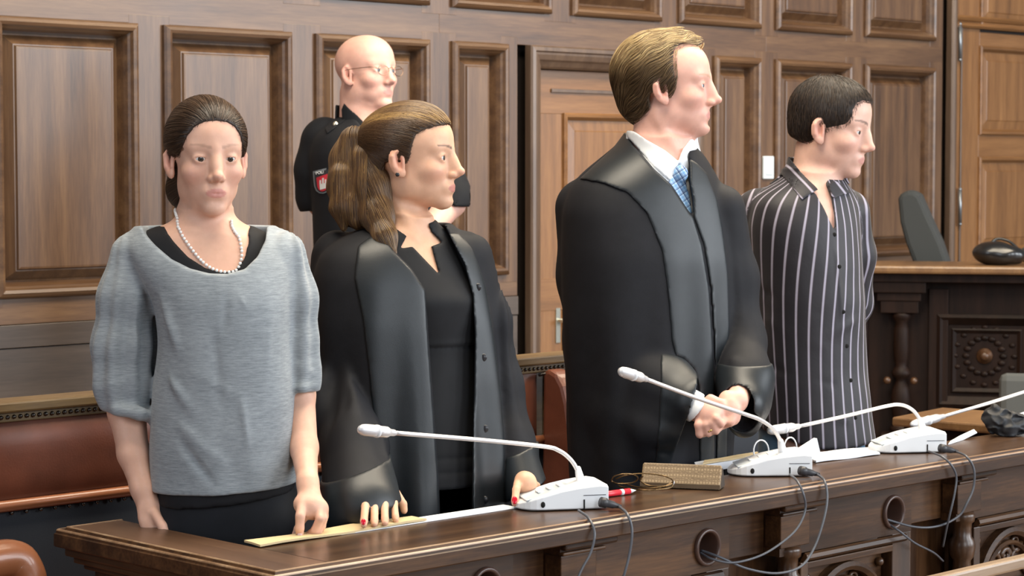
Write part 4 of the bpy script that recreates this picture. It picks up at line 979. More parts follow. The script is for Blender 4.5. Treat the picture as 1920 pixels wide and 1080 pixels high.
# ================================================================== 1 woman in the grey top
p = Person(385, 4.25, 'woman in a loose grey top with a pearl necklace, farthest left of the people'); L = p.L
G1 = dict(s=.955, w=.98, lip=.9, eye=-.0012, browk=.3); c1 = L(388, 294, .0); R1 = frame_head(math.radians(20), math.radians(-2))
nk = c1+R1@np.array([-.028, 0, -.060])
rowsB = p.rows([(398, 346, 424, .050, .015), (416, 328, 446, .058, .02), (432, 274, 488, .074, .02), (446, 256, 508, .082, .02), (470, 264, 520, .088, .015), (520, 292, 520, .092, .0), (580, 310, 515, .095, -.005), (700, 320, 515, .085, 0), (800, 325, 520, .088, 0), (900, 335, 515, .085, 0)])
aL = [L(268, 488, .01), L(238, 620, .02), L(238, 770, .015), L(250, 850, -.02), L(268, 915, -.038), L(278, 948, -.045)]
aR = [L(516, 488, .01), L(552, 620, .03), L(560, 740, .03), L(570, 840, -.04), L(577, 905, -.12), L(580, 930, -.135)]
h0 = L(582, 940, -.085)
def hand_l(P):   # her right hand, resting behind the end of the desk
    w0 = L(280, 950, -.045); w1 = L(296, 985, -.05)
    d = ell(P, tuple((w0*.35+w1*.65)), (.033, .017, .045), (Ry(-.35)@Rz(.5)).astype(f32))
    for k in range(4):
        a = L(280+k*11, 992-k*1, -.048-.006*k); b = a+np.array([.006, -.012, -.034]); c = b+np.array([.004, .006, -.026]); e_ = c+np.array([.0, .012, -.016]); d = smin(d, finger(P, [tuple(a), tuple(b), tuple(c), tuple(e_)], .0092), .006)
    d = smin(d, finger(P, [tuple(L(290, 962, -.064)), tuple(L(304, 986, -.076)), tuple(L(308, 1004, -.080))], .010), .008); return d
TIP1 = PZ(562, 1008, .822); TIP1 = None
def hand_r(P):   # her left hand, fingers on the buff folder
    d = smin(cap(P, tuple(L(578, 918, -.13)), tuple(L(584, 950, -.15)), .019, .025), cap(P, tuple(L(566, 945, -.155)), tuple(L(600, 955, -.145)), .0165, .0165), .014)
    F_ = [([(566, 945, -.115), (563, 968, -.135), (562, 990, -.135), (562, 1003, -.128)], .0100),          # thumb, hanging straight down
          ([(588, 950, -.115), (577, 962, -.118), (558, 990, -.10), (552, 1004, -.098)], .0078),
          ([(596, 950, -.108), (600, 972, -.125), (590, 994, -.118), (577, 1003, -.108)], .0086),
          ([(603, 952, -.10), (606, 972, -.112), (597, 996, -.11), (587, 1003, -.10)], .0084),
          ([(606, 950, -.09), (609, 968, -.095), (604, 988, -.095), (598, 1000, -.09)], .0078)]
    for pts, r in F_: d = smin(d, finger(P, [tuple(L(q[0], q[1], q[2]-.05)) for q in pts], r), .0035)
    return d
def skin1(P):
    d = head_sdf((P-c1.astype(f32))@R1.astype(f32), G1)
    d = smin(d, cap(P, tuple(nk), tuple(L(386, 436, .025)), .047, .054), .014)
    t = slices(P, rowsB, 2.2, 0, .010); d = smin(d, t, .030)
    # collar bones, hollow of the throat
    d = d-seg_fold(P, tuple(L(395, 437, -.06)), tuple(L(330, 426, -.05)), .008, .0035)-seg_fold(P, tuple(L(408, 437, -.06)), tuple(L(470, 428, -.05)), .008, .0035)
    d = smin(d, chain(P, [tuple(q) for q in aL], [.040, .036, .037, .0305, .0235, .0225], .012), .02); d = smin(d, chain(P, [tuple(q) for q in aR], [.038, .034, .032, .027, .0195, .020], .012), .02)
    return smin(smin(d, hand_l(P), .008), hand_r(P), .008)
lo = L(170, 1060, 0); hi = L(640, 170, 0)
fmesh('body', skin1, (lo[0], -.26, .74), (hi[0], .16, hi[2]), .0032, M['skin'], p.root, tinter(G1, c1, R1, (.75, .45, .33), (.62, .26, .22), brow=(.10, .055, .035)))
eyes(p, R1, c1, G1, M['iris_dark'])
for q in ((562, 1005, -.189),): nail_at(p, L(*q), (0, -1, .1), (.0052, .007), 'nail')
# black vest top under the jersey
tk_in = p.pl([(292, 395), (296, 424), (322, 455), (350, 482), (385, 503), (415, 511), (440, 506), (455, 487), (461, 455), (455, 420), (452, 395)], -.09)
def tank1(P):
    t = slices(P, rowsB, 2.2, 0, .010)-.005; d = smax(t, -(t+.010), .001); d = cut_front(P, d, tk_in, .02)
    return smax(d, P[:, 2]-L(385, 424, 0)[2], .002)
lo = L(190, 600, 0); hi = L(580, 400, 0)
fmesh('vest_top', tank1, (lo[0], -.14, lo[2]), (hi[0], .15, hi[2]), .0036, M['tank'], p.root)
# loose jersey with gathered sleeves
rowsT = p.rows([(424, 262, 505, .070, .022), (436, 240, 528, .084, .02), (455, 232, 542, .098, .012), (500, 252, 548, .112, .0), (560, 288, 548, .122, -.008), (640, 298, 545, .122, -.008), (740, 288, 552, .122, -.005), (840, 284, 557, .124, -.002), (900, 288, 561, .122, 0), (945, 288, 562, .120, 0)])
nk_t = p.pl([(232, 392), (262, 441), (285, 462), (318, 487), (355, 504), (392, 513), (425, 514), (458, 505), (480, 482), (491, 452), (490, 425), (500, 392)], -.10)
sL = [L(250, 478, .01), L(238, 560, .01), L(232, 650, .01), L(231, 722, .005), L(236, 758, .0)]
sR = [L(526, 476, .012), L(546, 560, .02), L(550, 640, .02), L(560, 698, .02), L(566, 722, .018)]
hemp = [(240, 1100), (240, 930), (300, 930), (400, 928), (480, 922), (570, 914), (620, 910), (620, 1100)]
def tee1(P):
    x, y, z = P.T; t = slices(P, rowsT, 2.4, 0, .018)
    wrk = nz(P, (26, 26, 16), 3); v = np.clip((L(0, 560, 0)[2]-z)*4, 0, 1)
    t = t+.0022*wrk+.0026*v*nz(P, (34, 20, 9), 8)+.0020*v*nz(P, (60, 40, 34), 12)
    for a, b, w_, am in ((L(430, 524, -.13), L(472, 590, -.13), .006, .0050), (L(428, 524, -.13), L(420, 620, -.13), .006, -.0045), (L(445, 524, -.13), L(486, 566, -.13), .005, -.0040), (L(300, 560, -.10), L(330, 660, -.12), .012, .005), (L(340, 800, -.12), L(420, 870, -.12), .010, .0045), (L(330, 820, -.12), L(400, 905, -.12), .009, -.0045), (L(520, 560, -.11), L(505, 700, -.12), .012, .005), (L(400, 620, -.13), L(412, 760, -.13), .009, -.003), (L(452, 740, -.13), L(470, 860, -.13), .009, .0035), (L(300, 690, -.11), L(360, 770, -.12), .010, .0045), (L(370, 700, -.12), L(440, 740, -.12), .009, .003)):
        t = t-seg_fold(P, tuple(a), tuple(b), w_, am*1.5)
    a = chain(P, [tuple(q) for q in sL], [.044, .053, .0585, .055, .044], .03); ang = np.arctan2(y-.01, x-sL[1][0]); g = np.clip(1-np.abs(z-sL[2][2])*3.2, .15, 1)
    a = a+.0045*g*np.sin(ang*9+3*nz(P, 9, 5))+.003*nz(P, (22, 22, 14), 6)
    a = a-seg_fold(P, tuple(L(248, 480, -.06)), tuple(L(268, 745, -.05)), .011, .006)+seg_fold(P, tuple(L(272, 500, -.05)), tuple(L(272, 740, -.06)), .008, .011)
    cz = L(0, 772, 0)[2]; a = smin(a, chain(P, [tuple(L(196, 750, .0)), tuple(L(222, 768, -.045)), tuple(L(262, 776, -.05)), tuple(L(280, 782, -.02))], [.010, .012, .012, .012], .01), .014)
    a = smax(a, (L(0, 788, 0)[2]+(x-L(280, 788, 0)[0])*-.24)-z, .004); a = smax(a, -cap(P, tuple(aL[1]), tuple(L(241, 830, .01)), .036, .040), .003)
    b = chain(P, [tuple(q) for q in sR], [.046, .045, .041, .037, .031], .03); b = b+.0035*np.sin(np.arctan2(y-.02, x-sR[1][0])*8+2*nz(P, 9, 7))+.0022*nz(P, (24, 24, 30), 2)
    b = smin(b, chain(P, [tuple(L(551, 726, -.01)), tuple(L(566, 728, -.022)), tuple(L(584, 724, .0))], [.009, .009, .009], .01), .012)
    b = b-seg_fold(P, tuple(L(545, 678, -.02)), tuple(L(586, 700, -.01)), .008, .005)
    b = smax(b, L(0, 735, 0)[2]-z, .004); b = smax(b, -cap(P, tuple(aR[1]), tuple(L(563, 790, .03)), .028, .028), .003)
    d = smin(smin(t, a, .012), b, .012)
    d = cut_front(P, d, nk_t, .035, .003); d = smax(d, -(slices(P, rowsB, 2.2, 0, .01)-.0045), .001) if 0 else d
    d = smax(d, z-L(0, 421, 0)[2], .004)
    hp = poly2(P, p.pl(hemp, -.1)); d = smax(d, -hp, .003)
    return d
lo = L(165, 965, 0); hi = L(605, 400, 0)
tee = fmesh('jersey_top', tee1, (lo[0], -.16, lo[2]), (hi[0], .17, hi[2]), .0038, M['tee'], p.root)
def hem1(P):
    t = slices(P, p.rows([(880, 300, 550, .110, 0), (925, 297, 553, .110, 0), (955, 296, 554, .109, 0)]), 2.4); return smax(smax(t, -(t+.012), .001), -poly2(P, p.pl([(240, 1100), (240, 956), (330, 957), (420, 950), (500, 938), (580, 925), (620, 1100)], -.1)), .001)
lo = L(270, 965, 0); hi = L(580, 880, 0); fmesh('vest_hem', hem1, (lo[0], -.13, lo[2]), (hi[0], .14, hi[2]), .005, M['tank'], p.root)
A1 = [(-.075, .02), (.10, .02)]
fn, lo, hi = legs(p, 0, [(L(350, 0, 0)[0], .0, .80), (L(492, 0, 0)[0], .0, .80)], A1, (.078, .060, .050))
hip = p.rows([(900, 308, 545, .095, 0), (960, 300, 552, .10, 0), (1020, 304, 550, .098, 0)])
fmesh('trousers', lambda P: smin(fn(P), slices(P, hip, 2.3), .03), (lo[0], lo[1]-.02, lo[2]), (hi[0]+.02, hi[1]+.02, .93), .006, M['trousers'], p.root)
shoes(p, A1, math.radians(35))
# hair: drawn back into a low bun
hc1 = c1.astype(f32)
HL1 = [(-.03, -.3), (-.03, .0745), (.020, .0725), (.040, .062), (.053, .044), (.060, .022), (.064, .0), (.090, -.012), (.090, -.3)]
def hair1(P):
    A = (P-hc1)@R1.astype(f32)/f32(G1['s']); a = A.copy(); a[:, 1] = np.abs(a[:, 1])
    d = ell(a, (-.016, 0, .034), (.102, .083, .092)); d = smin(d, ell(a, (.029, 0, .0425), (.0645, .0685, .0685)), .02); d = smin(d, ell(a, (-.045, 0, -.02), (.062, .070, .075)), .02); d = smin(d, ell(A, (-.060, -.022, -.068), (.040, .050, .048)), .012)
    d = smax(d, -np.maximum(poly2(a, HL1, (1, 2)), .012-a[:, 0]-.10*np.maximum(0, .03-a[:, 2])), .006); d = smax(d, -ell(a, (.022, .085, -.045), (.032, .035, .055)), .005)
    return d*f32(G1['s'])
HM1 = hair_mat('dark_brown_hair', (.022, .012, .008), (.06, .034, .02), (.16, .09, .05))
V, Q = field_mesh(hair1, c1-np.array([.15, .15, .16]), c1+np.array([.15, .15, .14]), .0032); V = relax(V, Q, 2)
hb = np_mesh('hair', V, Q, plain('dark_brown_hair_mass', (.030, .018, .012), .5), p.root)
Rf1 = R1.astype(f32)
def flow1(P, t, G):
    A = (P-hc1)@Rf1; v = np.stack([-np.ones(len(P)), 0*A[:, 1], -.15-.5*np.clip(-A[:, 0]*8, 0, 1)], 1).astype(f32); return v@Rf1.T
rt_ = sample_surface(V, Q, 9000, lambda c: ((c-c1)@R1)[:, 2] > -.09)
strands('hair_strands', hair1, rt_, flow1, 12, .006, HM1, hb, .00045, .0002, .0012, lambda X, rg: np.clip(rg.rand(len(X))*.7+.25*np.clip((X[:, 0, 2]-c1[2]-.06)*12, 0, 1), 0, 1))
# pearl necklace
nkp = spline([L(x, y, dd) for x, y, dd in ((331, 393, .02), (326, 408, -.03), (336, 430, -.062), (354, 458, -.083), (376, 485, -.094), (398, 500, -.101), (425, 505, -.103), (446, 500, -.098), (456, 475, -.088), (454, 445, -.07), (446, 420, -.045), (438, 408, -.02))], 14)
nk_o = bpy.data.objects.new('necklace', None); nk_o['label'] = 'pearl necklace'; link(nk_o, p.root)
s_ = 0; last = None; pearl_me = None; cnt = 0
for q in nkp:
    q = np.array(q); 
    # push onto the skin
    for _ in range(3):
        PP = q[None].astype(f32); d0 = float(skin1(PP)[0]); e = 1e-3; gg = np.array([float(skin1((q+np.eye(3)[i]*e)[None].astype(f32))[0])-d0 for i in range(3)])/e; gg /= np.linalg.norm(gg)+1e-9; q = q-gg*(d0-.0032)
    if last is None or np.linalg.norm(q-last) > .0068:
        if pearl_me is None:
            bm = BM(); uvs(bm, (0, 0, 0), .0033, 10); o = from_bm('pearl', bm, M['pearl'], nk_o, smooth=True); pearl_me = o.data
        else: o = link(bpy.data.objects.new('pearl', pearl_me), nk_o)
        o.location = tuple(q); last = q; cnt += 1

# ================================================================== 2 dark-haired woman in the robe
p = Person(760, 4.6, 'dark-haired woman with a ponytail in an open black robe, hands on the desk'); L = p.L
G2 = dict(s=.925, w=1.0, sx=1.085, nose=.0, nosez=.002, lip=1.05, lipx=.001, gaze=.0, eye=.0008, jaw=.003, chin=.001); c2 = L(770, 296, .0); R2 = frame_head(math.radians(74), math.radians(1))
c2f = c2.astype(f32); R2f = R2.astype(f32)
rowsB2 = p.rows([(408, 728, 806, .055, .0), (425, 712, 818, .062, .005), (440, 688, 838, .072, .01), (460, 668, 862, .082, .01), (500, 662, 872, .094, .0), (560, 680, 890, .11, -.01), (650, 720, 885, .09, 0), (760, 690, 890, .11, 0), (900, 690, 905, .12, 0)])
aL2 = [L(650, 490, .02), L(640, 700, -.02), L(690, 860, -.24), L(706, 920, -.33)]
aR2 = [L(868, 490, .05), L(930, 700, .07), L(965, 850, .02), L(982, 900, -.03)]
def W(x, y, z): return PZ(x, y, z)
def toL(pw, p): d = np.array(pw)-p.o; return np.array([np.dot(d, RT), np.dot(d, FWH), d[2]])
zt = .812
tips = [toL(W(*q), p) for q in ((682, 984, zt+.003), (702, 983, zt-.001), (722, 981, zt-.001), (742, 975, zt-.001))]
HB = toL(W(712, 930, .85), p)+np.array([0, .03, .01])
def hand2l(P):
    w0 = np.array(aL2[-1]); d = cap(P, tuple(w0), tuple(HB), .022, .026)
    bases = [HB+np.array([-.026, -.012, -.006]), HB+np.array([-.010, -.016, -.004]), HB+np.array([.008, -.014, -.004]), HB+np.array([.024, -.006, -.006])]
    for b, t, r in zip(bases, tips, (.0086, .0086, .0086, .0082)):
        m = b*.45+t*.55+np.array([0, -.004, .008]); d = smin(d, finger(P, [tuple(b), tuple(m), tuple(t*.8+m*.2), tuple(t)], r), .004)
    th = HB+np.array([.030, .01, -.01]); return smin(d, finger(P, [tuple(th), tuple(th+np.array([.014, -.002, -.022])), tuple(th+np.array([.016, .0, -.035]))], .009), .006)
ztR = .812
tR1 = toL(W(965, 944, ztR), p); tR2 = toL(W(1001, 930, ztR), p)
HR = toL(W(985, 905, .845), p)
def hand2r(P):
    d = cap(P, tuple(aR2[-1]), tuple(HR), .020, .024)
    for b, t, r in ((HR+np.array([-.016, -.012, 0]), tR1, .0088), (HR+np.array([.012, -.008, 0]), tR2, .0086), (HR+np.array([.002, .004, -.002]), (tR1*.4+tR2*.6)+np.array([0, .03, 0]), .0084), (HR+np.array([.018, .008, -.004]), tR2+np.array([.012, .02, 0]), .008)):
        m = (b+t)/2+np.array([0, -.003, .008]); d = smin(d, finger(P, [tuple(b), tuple(m), tuple(t*.75+m*.25), tuple(t)], r), .004)
    return d
def skin2(P):
    d = head_sdf((P-c2f)@R2f, G2)
    d = smin(d, cap(P, tuple(c2+R2@np.array([-.026, 0, -.058])), tuple(L(766, 436, .01)), .045, .050), .011)
    d = smin(d, slices(P, rowsB2, 2.2, math.radians(40), .010), .030)
    d = d-seg_fold(P, tuple(L(742, 372, -.045)), tuple(L(782, 452, -.06)), .012, .0045)-seg_fold(P, tuple(L(790, 448, -.07)), tuple(L(735, 432, -.055)), .008, .003)
    d = smin(d, chain(P, [tuple(q) for q in aL2], [.042, .034, .024, .021], .012), .02); d = smin(d, chain(P, [tuple(q) for q in aR2], [.040, .030, .024, .021], .012), .02)
    return smin(smin(d, hand2l(P), .008), hand2r(P), .008)
lo = L(560, 1020, 0); hi = L(1040, 195, 0)
def ex2(A, a, T, mixc, gs):
    mixc((.60, .30, .22), .35*gs(.085, .034, .010, .02, .02, .008)); return T
fmesh('body', skin2, (lo[0]-.02, -.50, .78), (hi[0]+.03, .16, hi[2]+.02),   .0029, M['skin'], p.root, tinter(G2, c2, R2, (.76, .45, .30), (.58, .22, .19), brow=(.09, .05, .03)))
eyes(p, R2, c2, G2, M['iris_dark'])
nail_at(p, tips[0]+np.array([0, -.0078, .007]), (0, -1, .5)); nail_at(p, tR1+np.array([0, -.008, .008]), (0, -1, .5), (.0060, .009)); 
# ear stud
es = c2+R2@(np.array([-.004, -.083, -.038])*G2['s']); bm = BM(); uvs(bm, tuple(es), .0046, 12, (1, .6, 1)); from_bm('ear_stud', bm, plain('dark_stone', (.05, .05, .055), .15, .6), p.root, smooth=True)
# lashes and upper lids
for sd in (-1, 1):
    bm = BM(); pts = [c2+R2@(np.array([.0895-.0065*abs(t)**2*1.2, sd*(.031+.0115*t), .0035-.0045*t*t])*G2['s']) for t in np.linspace(-1, 1, 9)]; tube(bm, pts, .0009, 5, taper=[.0004, .0008, .0011, .0012, .0012, .0012, .0011, .0008, .0004]); from_bm('eyelashes', bm, M['black'], p.root, smooth=True)
# dress
dn = p.pl([(716, 372), (716, 396), (734, 425), (762, 443), (750, 466), (773, 463), (822, 515), (807, 463), (827, 457), (806, 436), (798, 415), (803, 372)], -.10)
def dress(P):
    x, y, z = P.T; t = slices(P, rowsB2, 2.2, math.radians(40), .010)-.0065
    t = t-.002*nz(P, (20, 20, 14), 5); sm_ = L(0, 646, 0)[2]; t = t+.0035*np.exp(-((z-sm_)/.003)**2)-.002*np.exp(-((z-sm_-.008)/.006)**2)
    for yy in (846, 872, 905): t = t+.002*np.exp(-((z-L(0, yy, 0)[2]+.02*x)/.004)**2)
    t = cut_front(P, t, dn, .0, .003); return smax(t, z-L(0, 414, 0)[2]-.2*(y+.02), .002)
lo = L(620, 1000, 0); hi = L(930, 395, 0)
fmesh('dress', dress, (lo[0], -.18, .60), (hi[0], .16, hi[2]), .0044, M['dress'], p.root)
# robe: torso shell open in front, two wide sleeves
Y2 = math.radians(32)
rowsR2 = p.rows([(418, 705, 835, .070, .02), (430, 672, 858, .088, .02), (446, 636, 884, .105, .018), (470, 606, 900, .12, .012), (520, 592, 912, .135, .005), (600, 592, 925, .145, 0), (700, 602, 935, .15, 0), (800, 612, 944, .155, 0), (900, 622, 950, .16, 0), (1000, 628, 955, .165, 0), (1300, 622, 960, .17, 0), (1500, 620, 962, .17, 0)])
opening = p.pl([(716, 380), (704, 424), (736, 470), (770, 505), (797, 545), (803, 640), (812, 760), (822, 900), (830, 1100), (836, 1600), (884, 1600), (884, 950), (886, 800), (889, 640), (884, 560), (868, 500), (836, 440), (822, 414), (815, 380)], -.15)
sl2 = [L(638, 486, .02), L(630, 600, .0), L(642, 720, -.07), L(664, 840, -.20), L(686, 960, -.33)]
sr2 = [L(868, 486, .05), L(912, 600, .07), L(938, 720, .07), L(962, 830, .03), L(990, 925, -.03)]
ce_l = [L(606, 992, -.33), L(752, 938, -.33)]; ce_r = [L(962, 932, -.03), L(1010, 906, -.03)]
def half(P, a, b, up):   # plane through a,b and the line of sight; positive below
    n = np.array([-(b[2]-a[2]), 0, b[0]-a[0]]); n /= np.linalg.norm(n); n = n if n[2] < 0 else -n; return ((P-a.astype(f32))@n.astype(f32)).astype(f32)
def robeT(P):
    x, y, z = P.T; t = slices(P, rowsR2, 2.1, Y2, .016); ang = np.arctan2(y, x); dn_ = np.clip((L(0, 470, 0)[2]-z)*1.5, 0, 1)
    t = t+(.009*dn_)*np.sin(ang*11+1.2*nz(P, (5, 5, 2), 4))+.0018*nz(P, (22, 22, 12), 9)
    return t
def robe_sl(P):
    x, y, z = P.T; a = chain(P, [tuple(q) for q in sl2], [.064, .066, .070, .070, .078], .03)
    a = a+.009*np.clip((sl2[0][2]-z)*3, .2, 1)*np.sin(np.arctan2(y+.1, x-sl2[2][0])*6+1.5*nz(P, 7, 3))+.003*nz(P, (14, 14, 9), 11)
    for q0, q1, w_, am in ((L(612, 520, -.05), L(690, 880, -.3), .020, .014), (L(650, 500, -.05), L(712, 820, -.28), .014, -.013), (L(600, 560, -.04), L(640, 900, -.3), .016, -.011), (L(628, 520, -.05), L(664, 880, -.3), .012, -.009), (L(690, 640, -.12), L(735, 900, -.3), .012, .010)): a = a-seg_fold(P, tuple(q0), tuple(q1), w_, am)
    return a
def robe_sr(P):
    x, y, z = P.T; a = chain(P, [tuple(q) for q in sr2], [.062, .048, .042, .042, .046], .03)
    return a+.004*np.sin(np.arctan2(y-.07, x-sr2[2][0])*6+1.5*nz(P, 7, 3))+.002*nz(P, (14, 14, 9), 12)
def robe2(P):
    t = robeT(P); t = cut_front(P, smax(t, -(t+.030), .001), opening, .03, .004)
    a = robe_sl(P); a = smax(a, half(P, *ce_l, 1), .002); a = smax(a, -cap(P, tuple(L(672, 860, -.22)), tuple(L(683, 1030, -.36)), .050, .082), .002)
    b = robe_sr(P); b = smax(b, half(P, *ce_r, 1), .002); b = smax(b, -cap(P, tuple(L(968, 860, .01)), tuple(L(996, 990, -.05)), .026, .044), .002)
    d = smin(smin(t, a, .012), b, .012); return smax(smax(d, P[:, 2]-L(0, 416, 0)[2], .003), .34-P[:, 2], .003)
lo = L(540, 0, 0); hi = L(1040, 400, 0)
fmesh('robe', robe2, (lo[0], -.56, .32), (hi[0]+.02, .22, hi[2]), .0056, M['robe'], p.root, None, 3)
def facing(P):
    t = smin(robeT(P), robe_sl(P)+np.clip((L(0, 640, 0)[2]-P[:, 2])*.5, 0, .2), .012)-.0022; f1 = p.pl([(712, 430), (668, 462), (664, 520), (682, 600), (694, 700), (708, 850), (716, 1000), (720, 1400), (836, 1400), (830, 1100), (822, 900), (812, 760), (803, 640), (797, 545), (770, 505), (736, 470)], -.15)
    f2 = p.pl([(836, 440), (868, 500), (884, 560), (889, 640), (886, 800), (884, 1400), (948, 1400), (946, 850), (940, 760), (925, 640), (908, 540), (885, 470), (856, 440)], -.15)
    k = np.minimum(poly2(P, f1), poly2(P, f2)); d = smax(smax(t-.0046, -(t+.010), .001), k, .004); d = np.maximum(d, P[:, 1]-.01); return cut_front(P, d, opening, .05, .003)
lo = L(640, 0, 0); hi = L(970, 425, 0)
fmesh('satin_facing', facing, (lo[0], -.26, .60), (hi[0], .05, hi[2]), .0038, M['satin'], p.root, None, 3)
def cuff_l(P):
    a = robe_sl(P)-.0048; a = smax(a, -(a+.014), .001); a = smax(a, half(P, *ce_l, 1)-.002, .001); return np.maximum(a, -half(P, L(590, 912, -.33), L(740, 862, -.33), 1))
def cuff_r(P):
    b = robe_sr(P)-.0042; b = smax(b, -(b+.011), .001); b = smax(b, half(P, *ce_r, 1)-.002, .001); return np.maximum(b, -half(P, L(940, 862, -.03), L(1000, 838, -.03), 1))
lo = L(560, 1030, 0); hi = L(1030, 820, 0); mx_ = L(840, 900, 0)[0]
fmesh('satin_cuff', cuff_l, (lo[0], -.50, lo[2]), (mx_, .12, hi[2]), .0036, M['satin'], p.root, None, 3); fmesh('satin_cuff', cuff_r, (mx_, -.20, lo[2]), (hi[0]+.02, .14, hi[2]), .0036, M['satin'], p.root, None, 3)
for x, y in ((894, 543), (905, 676), (908, 810), (908, 943)):
    q = L(x, y, -.13)
    for _ in range(14): q = q-np.array([0, -1, 0])*float(robeT(q[None].astype(f32))[0]-.006)*.8
    bm = BM(); uvs(bm, tuple(q), .0085, 14, (1, .35, 1)); from_bm('button', bm, plain('dark_robe_button', (.02, .02, .024), .3), p.root, smooth=True)
# skirt legs and shoes
A2 = [(-.06, .02), (.09, .03)]
fn, lo, hi = legs(p, 0, [(-.02, 0, .70), (.12, 0, .70)], A2, (.075, .052, .040)); fmesh('stockings', fn, lo, hi, .007, M['trousers'], p.root); shoes(p, A2, math.radians(45))
# hair drawn back to a high ponytail
def hair2a(P):
    A = (P-c2f)@R2f/f32(G2['s']); a = A.copy(); a[:, 1] = np.abs(a[:, 1]); A = A.copy(); a[:, 0] = a[:, 0]/1.05
    d = ell(a, (-.014, 0, .038), (.106, .083, .087)); d = smin(d, ell(a, (.010, 0, .058), (.082, .066, .070)), .02); d = smin(d, ell(a, (-.050, 0, -.012), (.058, .064, .058)), .02)
    cut = p_face2(A); d = smax(d, -cut, .005); return d*f32(G2['s'])
FP2 = [((x-770)/880*1.0/.925/math.sin(math.radians(74)), (296-y)/880/.925) for x, y in ((900, 180), (848, 232), (838, 238), (820, 243), (800, 254), (795, 268), (790, 284), (786, 300), (782, 312), (770, 309), (757, 303), (748, 300), (738, 305), (732, 318), (733, 332), (737, 345), (728, 372), (715, 400), (900, 420))]
def p_face2(A): return poly2(A, FP2, (0, 2))
pt = [L(666, 258, .03), L(655, 268, .035), L(640, 300, .03), L(630, 350, .01), L(640, 398, -.02), L(662, 425, -.05)]
def tail2(P):
    x, y, z = P.T
    d = chain(P, [tuple(L(690, 262, .02)), tuple(L(668, 266, .03)), tuple(L(655, 300, .035)), tuple(L(655, 350, .02)), tuple(L(664, 392, -.01)), tuple(L(672, 415, -.03))], [.026, .028, .036, .040, .034, .016], .02)
    d = smin(d, chain(P, [tuple(L(690, 300, .0)), tuple(L(700, 350, -.02)), tuple(L(708, 405, -.05)), tuple(L(722, 445, -.09)), tuple(L(736, 474, -.108))], [.034, .036, .030, .020, .006], .02), .012)
    d = smin(d, chain(P, [tuple(L(640, 330, .0)), tuple(L(636, 390, -.02)), tuple(L(645, 428, -.03))], [.022, .018, .004], .01), .01)
    return d+.0022*nz(P, (90, 60, 12), 3)
V, Q = field_mesh(hair2a, c2-np.array([.16, .15, .15]), c2+np.array([.15, .15, .15]), .003); V = relax(V, Q, 2)
HD = plain('brown_hair_mass', (.050, .028, .016), .5)
hb = np_mesh('hair', V, Q, HD, p.root); VA, QA = V, Q
V, Q = field_mesh(tail2, L(600, 500, 0)-np.array([0, .17, 0]), L(770, 230, 0)+np.array([0, .13, 0]), .0034); V = relax(V, Q, 2)
pt_o = np_mesh('ponytail', V, Q, HD, p.root)
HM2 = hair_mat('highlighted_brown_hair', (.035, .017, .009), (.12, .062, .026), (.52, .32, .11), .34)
tie = L(676, 262, .02).astype(f32)
def flow2(P, t, G):
    v = tie-P; v /= np.linalg.norm(v, axis=1, keepdims=True)+1e-6; return v+np.array([0, 0, .25], f32)*np.clip(1-t*1.6, 0, 1)
rt_ = sample_surface(VA, QA, 15000, lambda c: np.linalg.norm(c-tie, axis=1) > .02)
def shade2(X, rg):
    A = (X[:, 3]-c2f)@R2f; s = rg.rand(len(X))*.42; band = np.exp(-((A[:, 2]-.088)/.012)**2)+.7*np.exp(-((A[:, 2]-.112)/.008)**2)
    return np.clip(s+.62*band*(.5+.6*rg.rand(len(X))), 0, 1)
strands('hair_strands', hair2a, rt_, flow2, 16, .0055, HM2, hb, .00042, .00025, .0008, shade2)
tops_ = sample_surface(V, Q, 13000)
def flow3(P, t, G):
    A = np.stack([np.where(P[:, 0] > L(690, 0, 0)[0], .45, .02), -.25*np.ones(len(P)), -np.ones(len(P))], 1); return A.astype(f32)
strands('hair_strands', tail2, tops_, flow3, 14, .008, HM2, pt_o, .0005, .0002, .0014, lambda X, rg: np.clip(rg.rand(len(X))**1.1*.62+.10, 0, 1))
bm = BM(); tr = [tuple(np.array(L(683, 262, .024))+.031*(math.cos(a)*np.array([.25, .1, .96])+math.sin(a)*np.array([0, 1, .0]))) for a in np.linspace(0, 2*math.pi, 20)]; tube(bm, tr, .004, 8); from_bm('hair_tie', bm, M['black'], p.root, smooth=True)
# ================================================================== 3 lawyer in the closed robe
p = Person(1235, 5.16, 'fair-haired man in a black robe with white collar and light blue tie, hands clasped'); L = p.L
G3 = dict(s=1.005, w=1.04, sx=1.06, nose=.001, lip=.55, lipx=-.003, chin=.001, brow=.003, jaw=.004, browz=-.002, browk=.5, fore=.002, eye=-.0012); c3 = L(1252, 163, .0); R3 = frame_head(math.radians(78), math.radians(2))
c3f = c3.astype(f32); R3f = R3.astype(f32)
rowsB3 = p.rows([(262, 1196, 1296, .062, .0), (280, 1190, 1302, .072, .005), (300, 1172, 1308, .080, .01), (330, 1126, 1320, .092, .01), (400, 1110, 1335, .11, 0), (560, 1110, 1350, .12, 0), (700, 1110, 1350, .12, 0), (900, 1110, 1345, .12, 0)])
aL3 = [L(1108, 392, .02), L(1135, 640, .0), L(1285, 755, -.215), L(1312, 770, -.245)]
aR3 = [L(1346, 395, .02), L(1388, 620, -.01), L(1393, 715, -.13), L(1382, 752, -.235)]
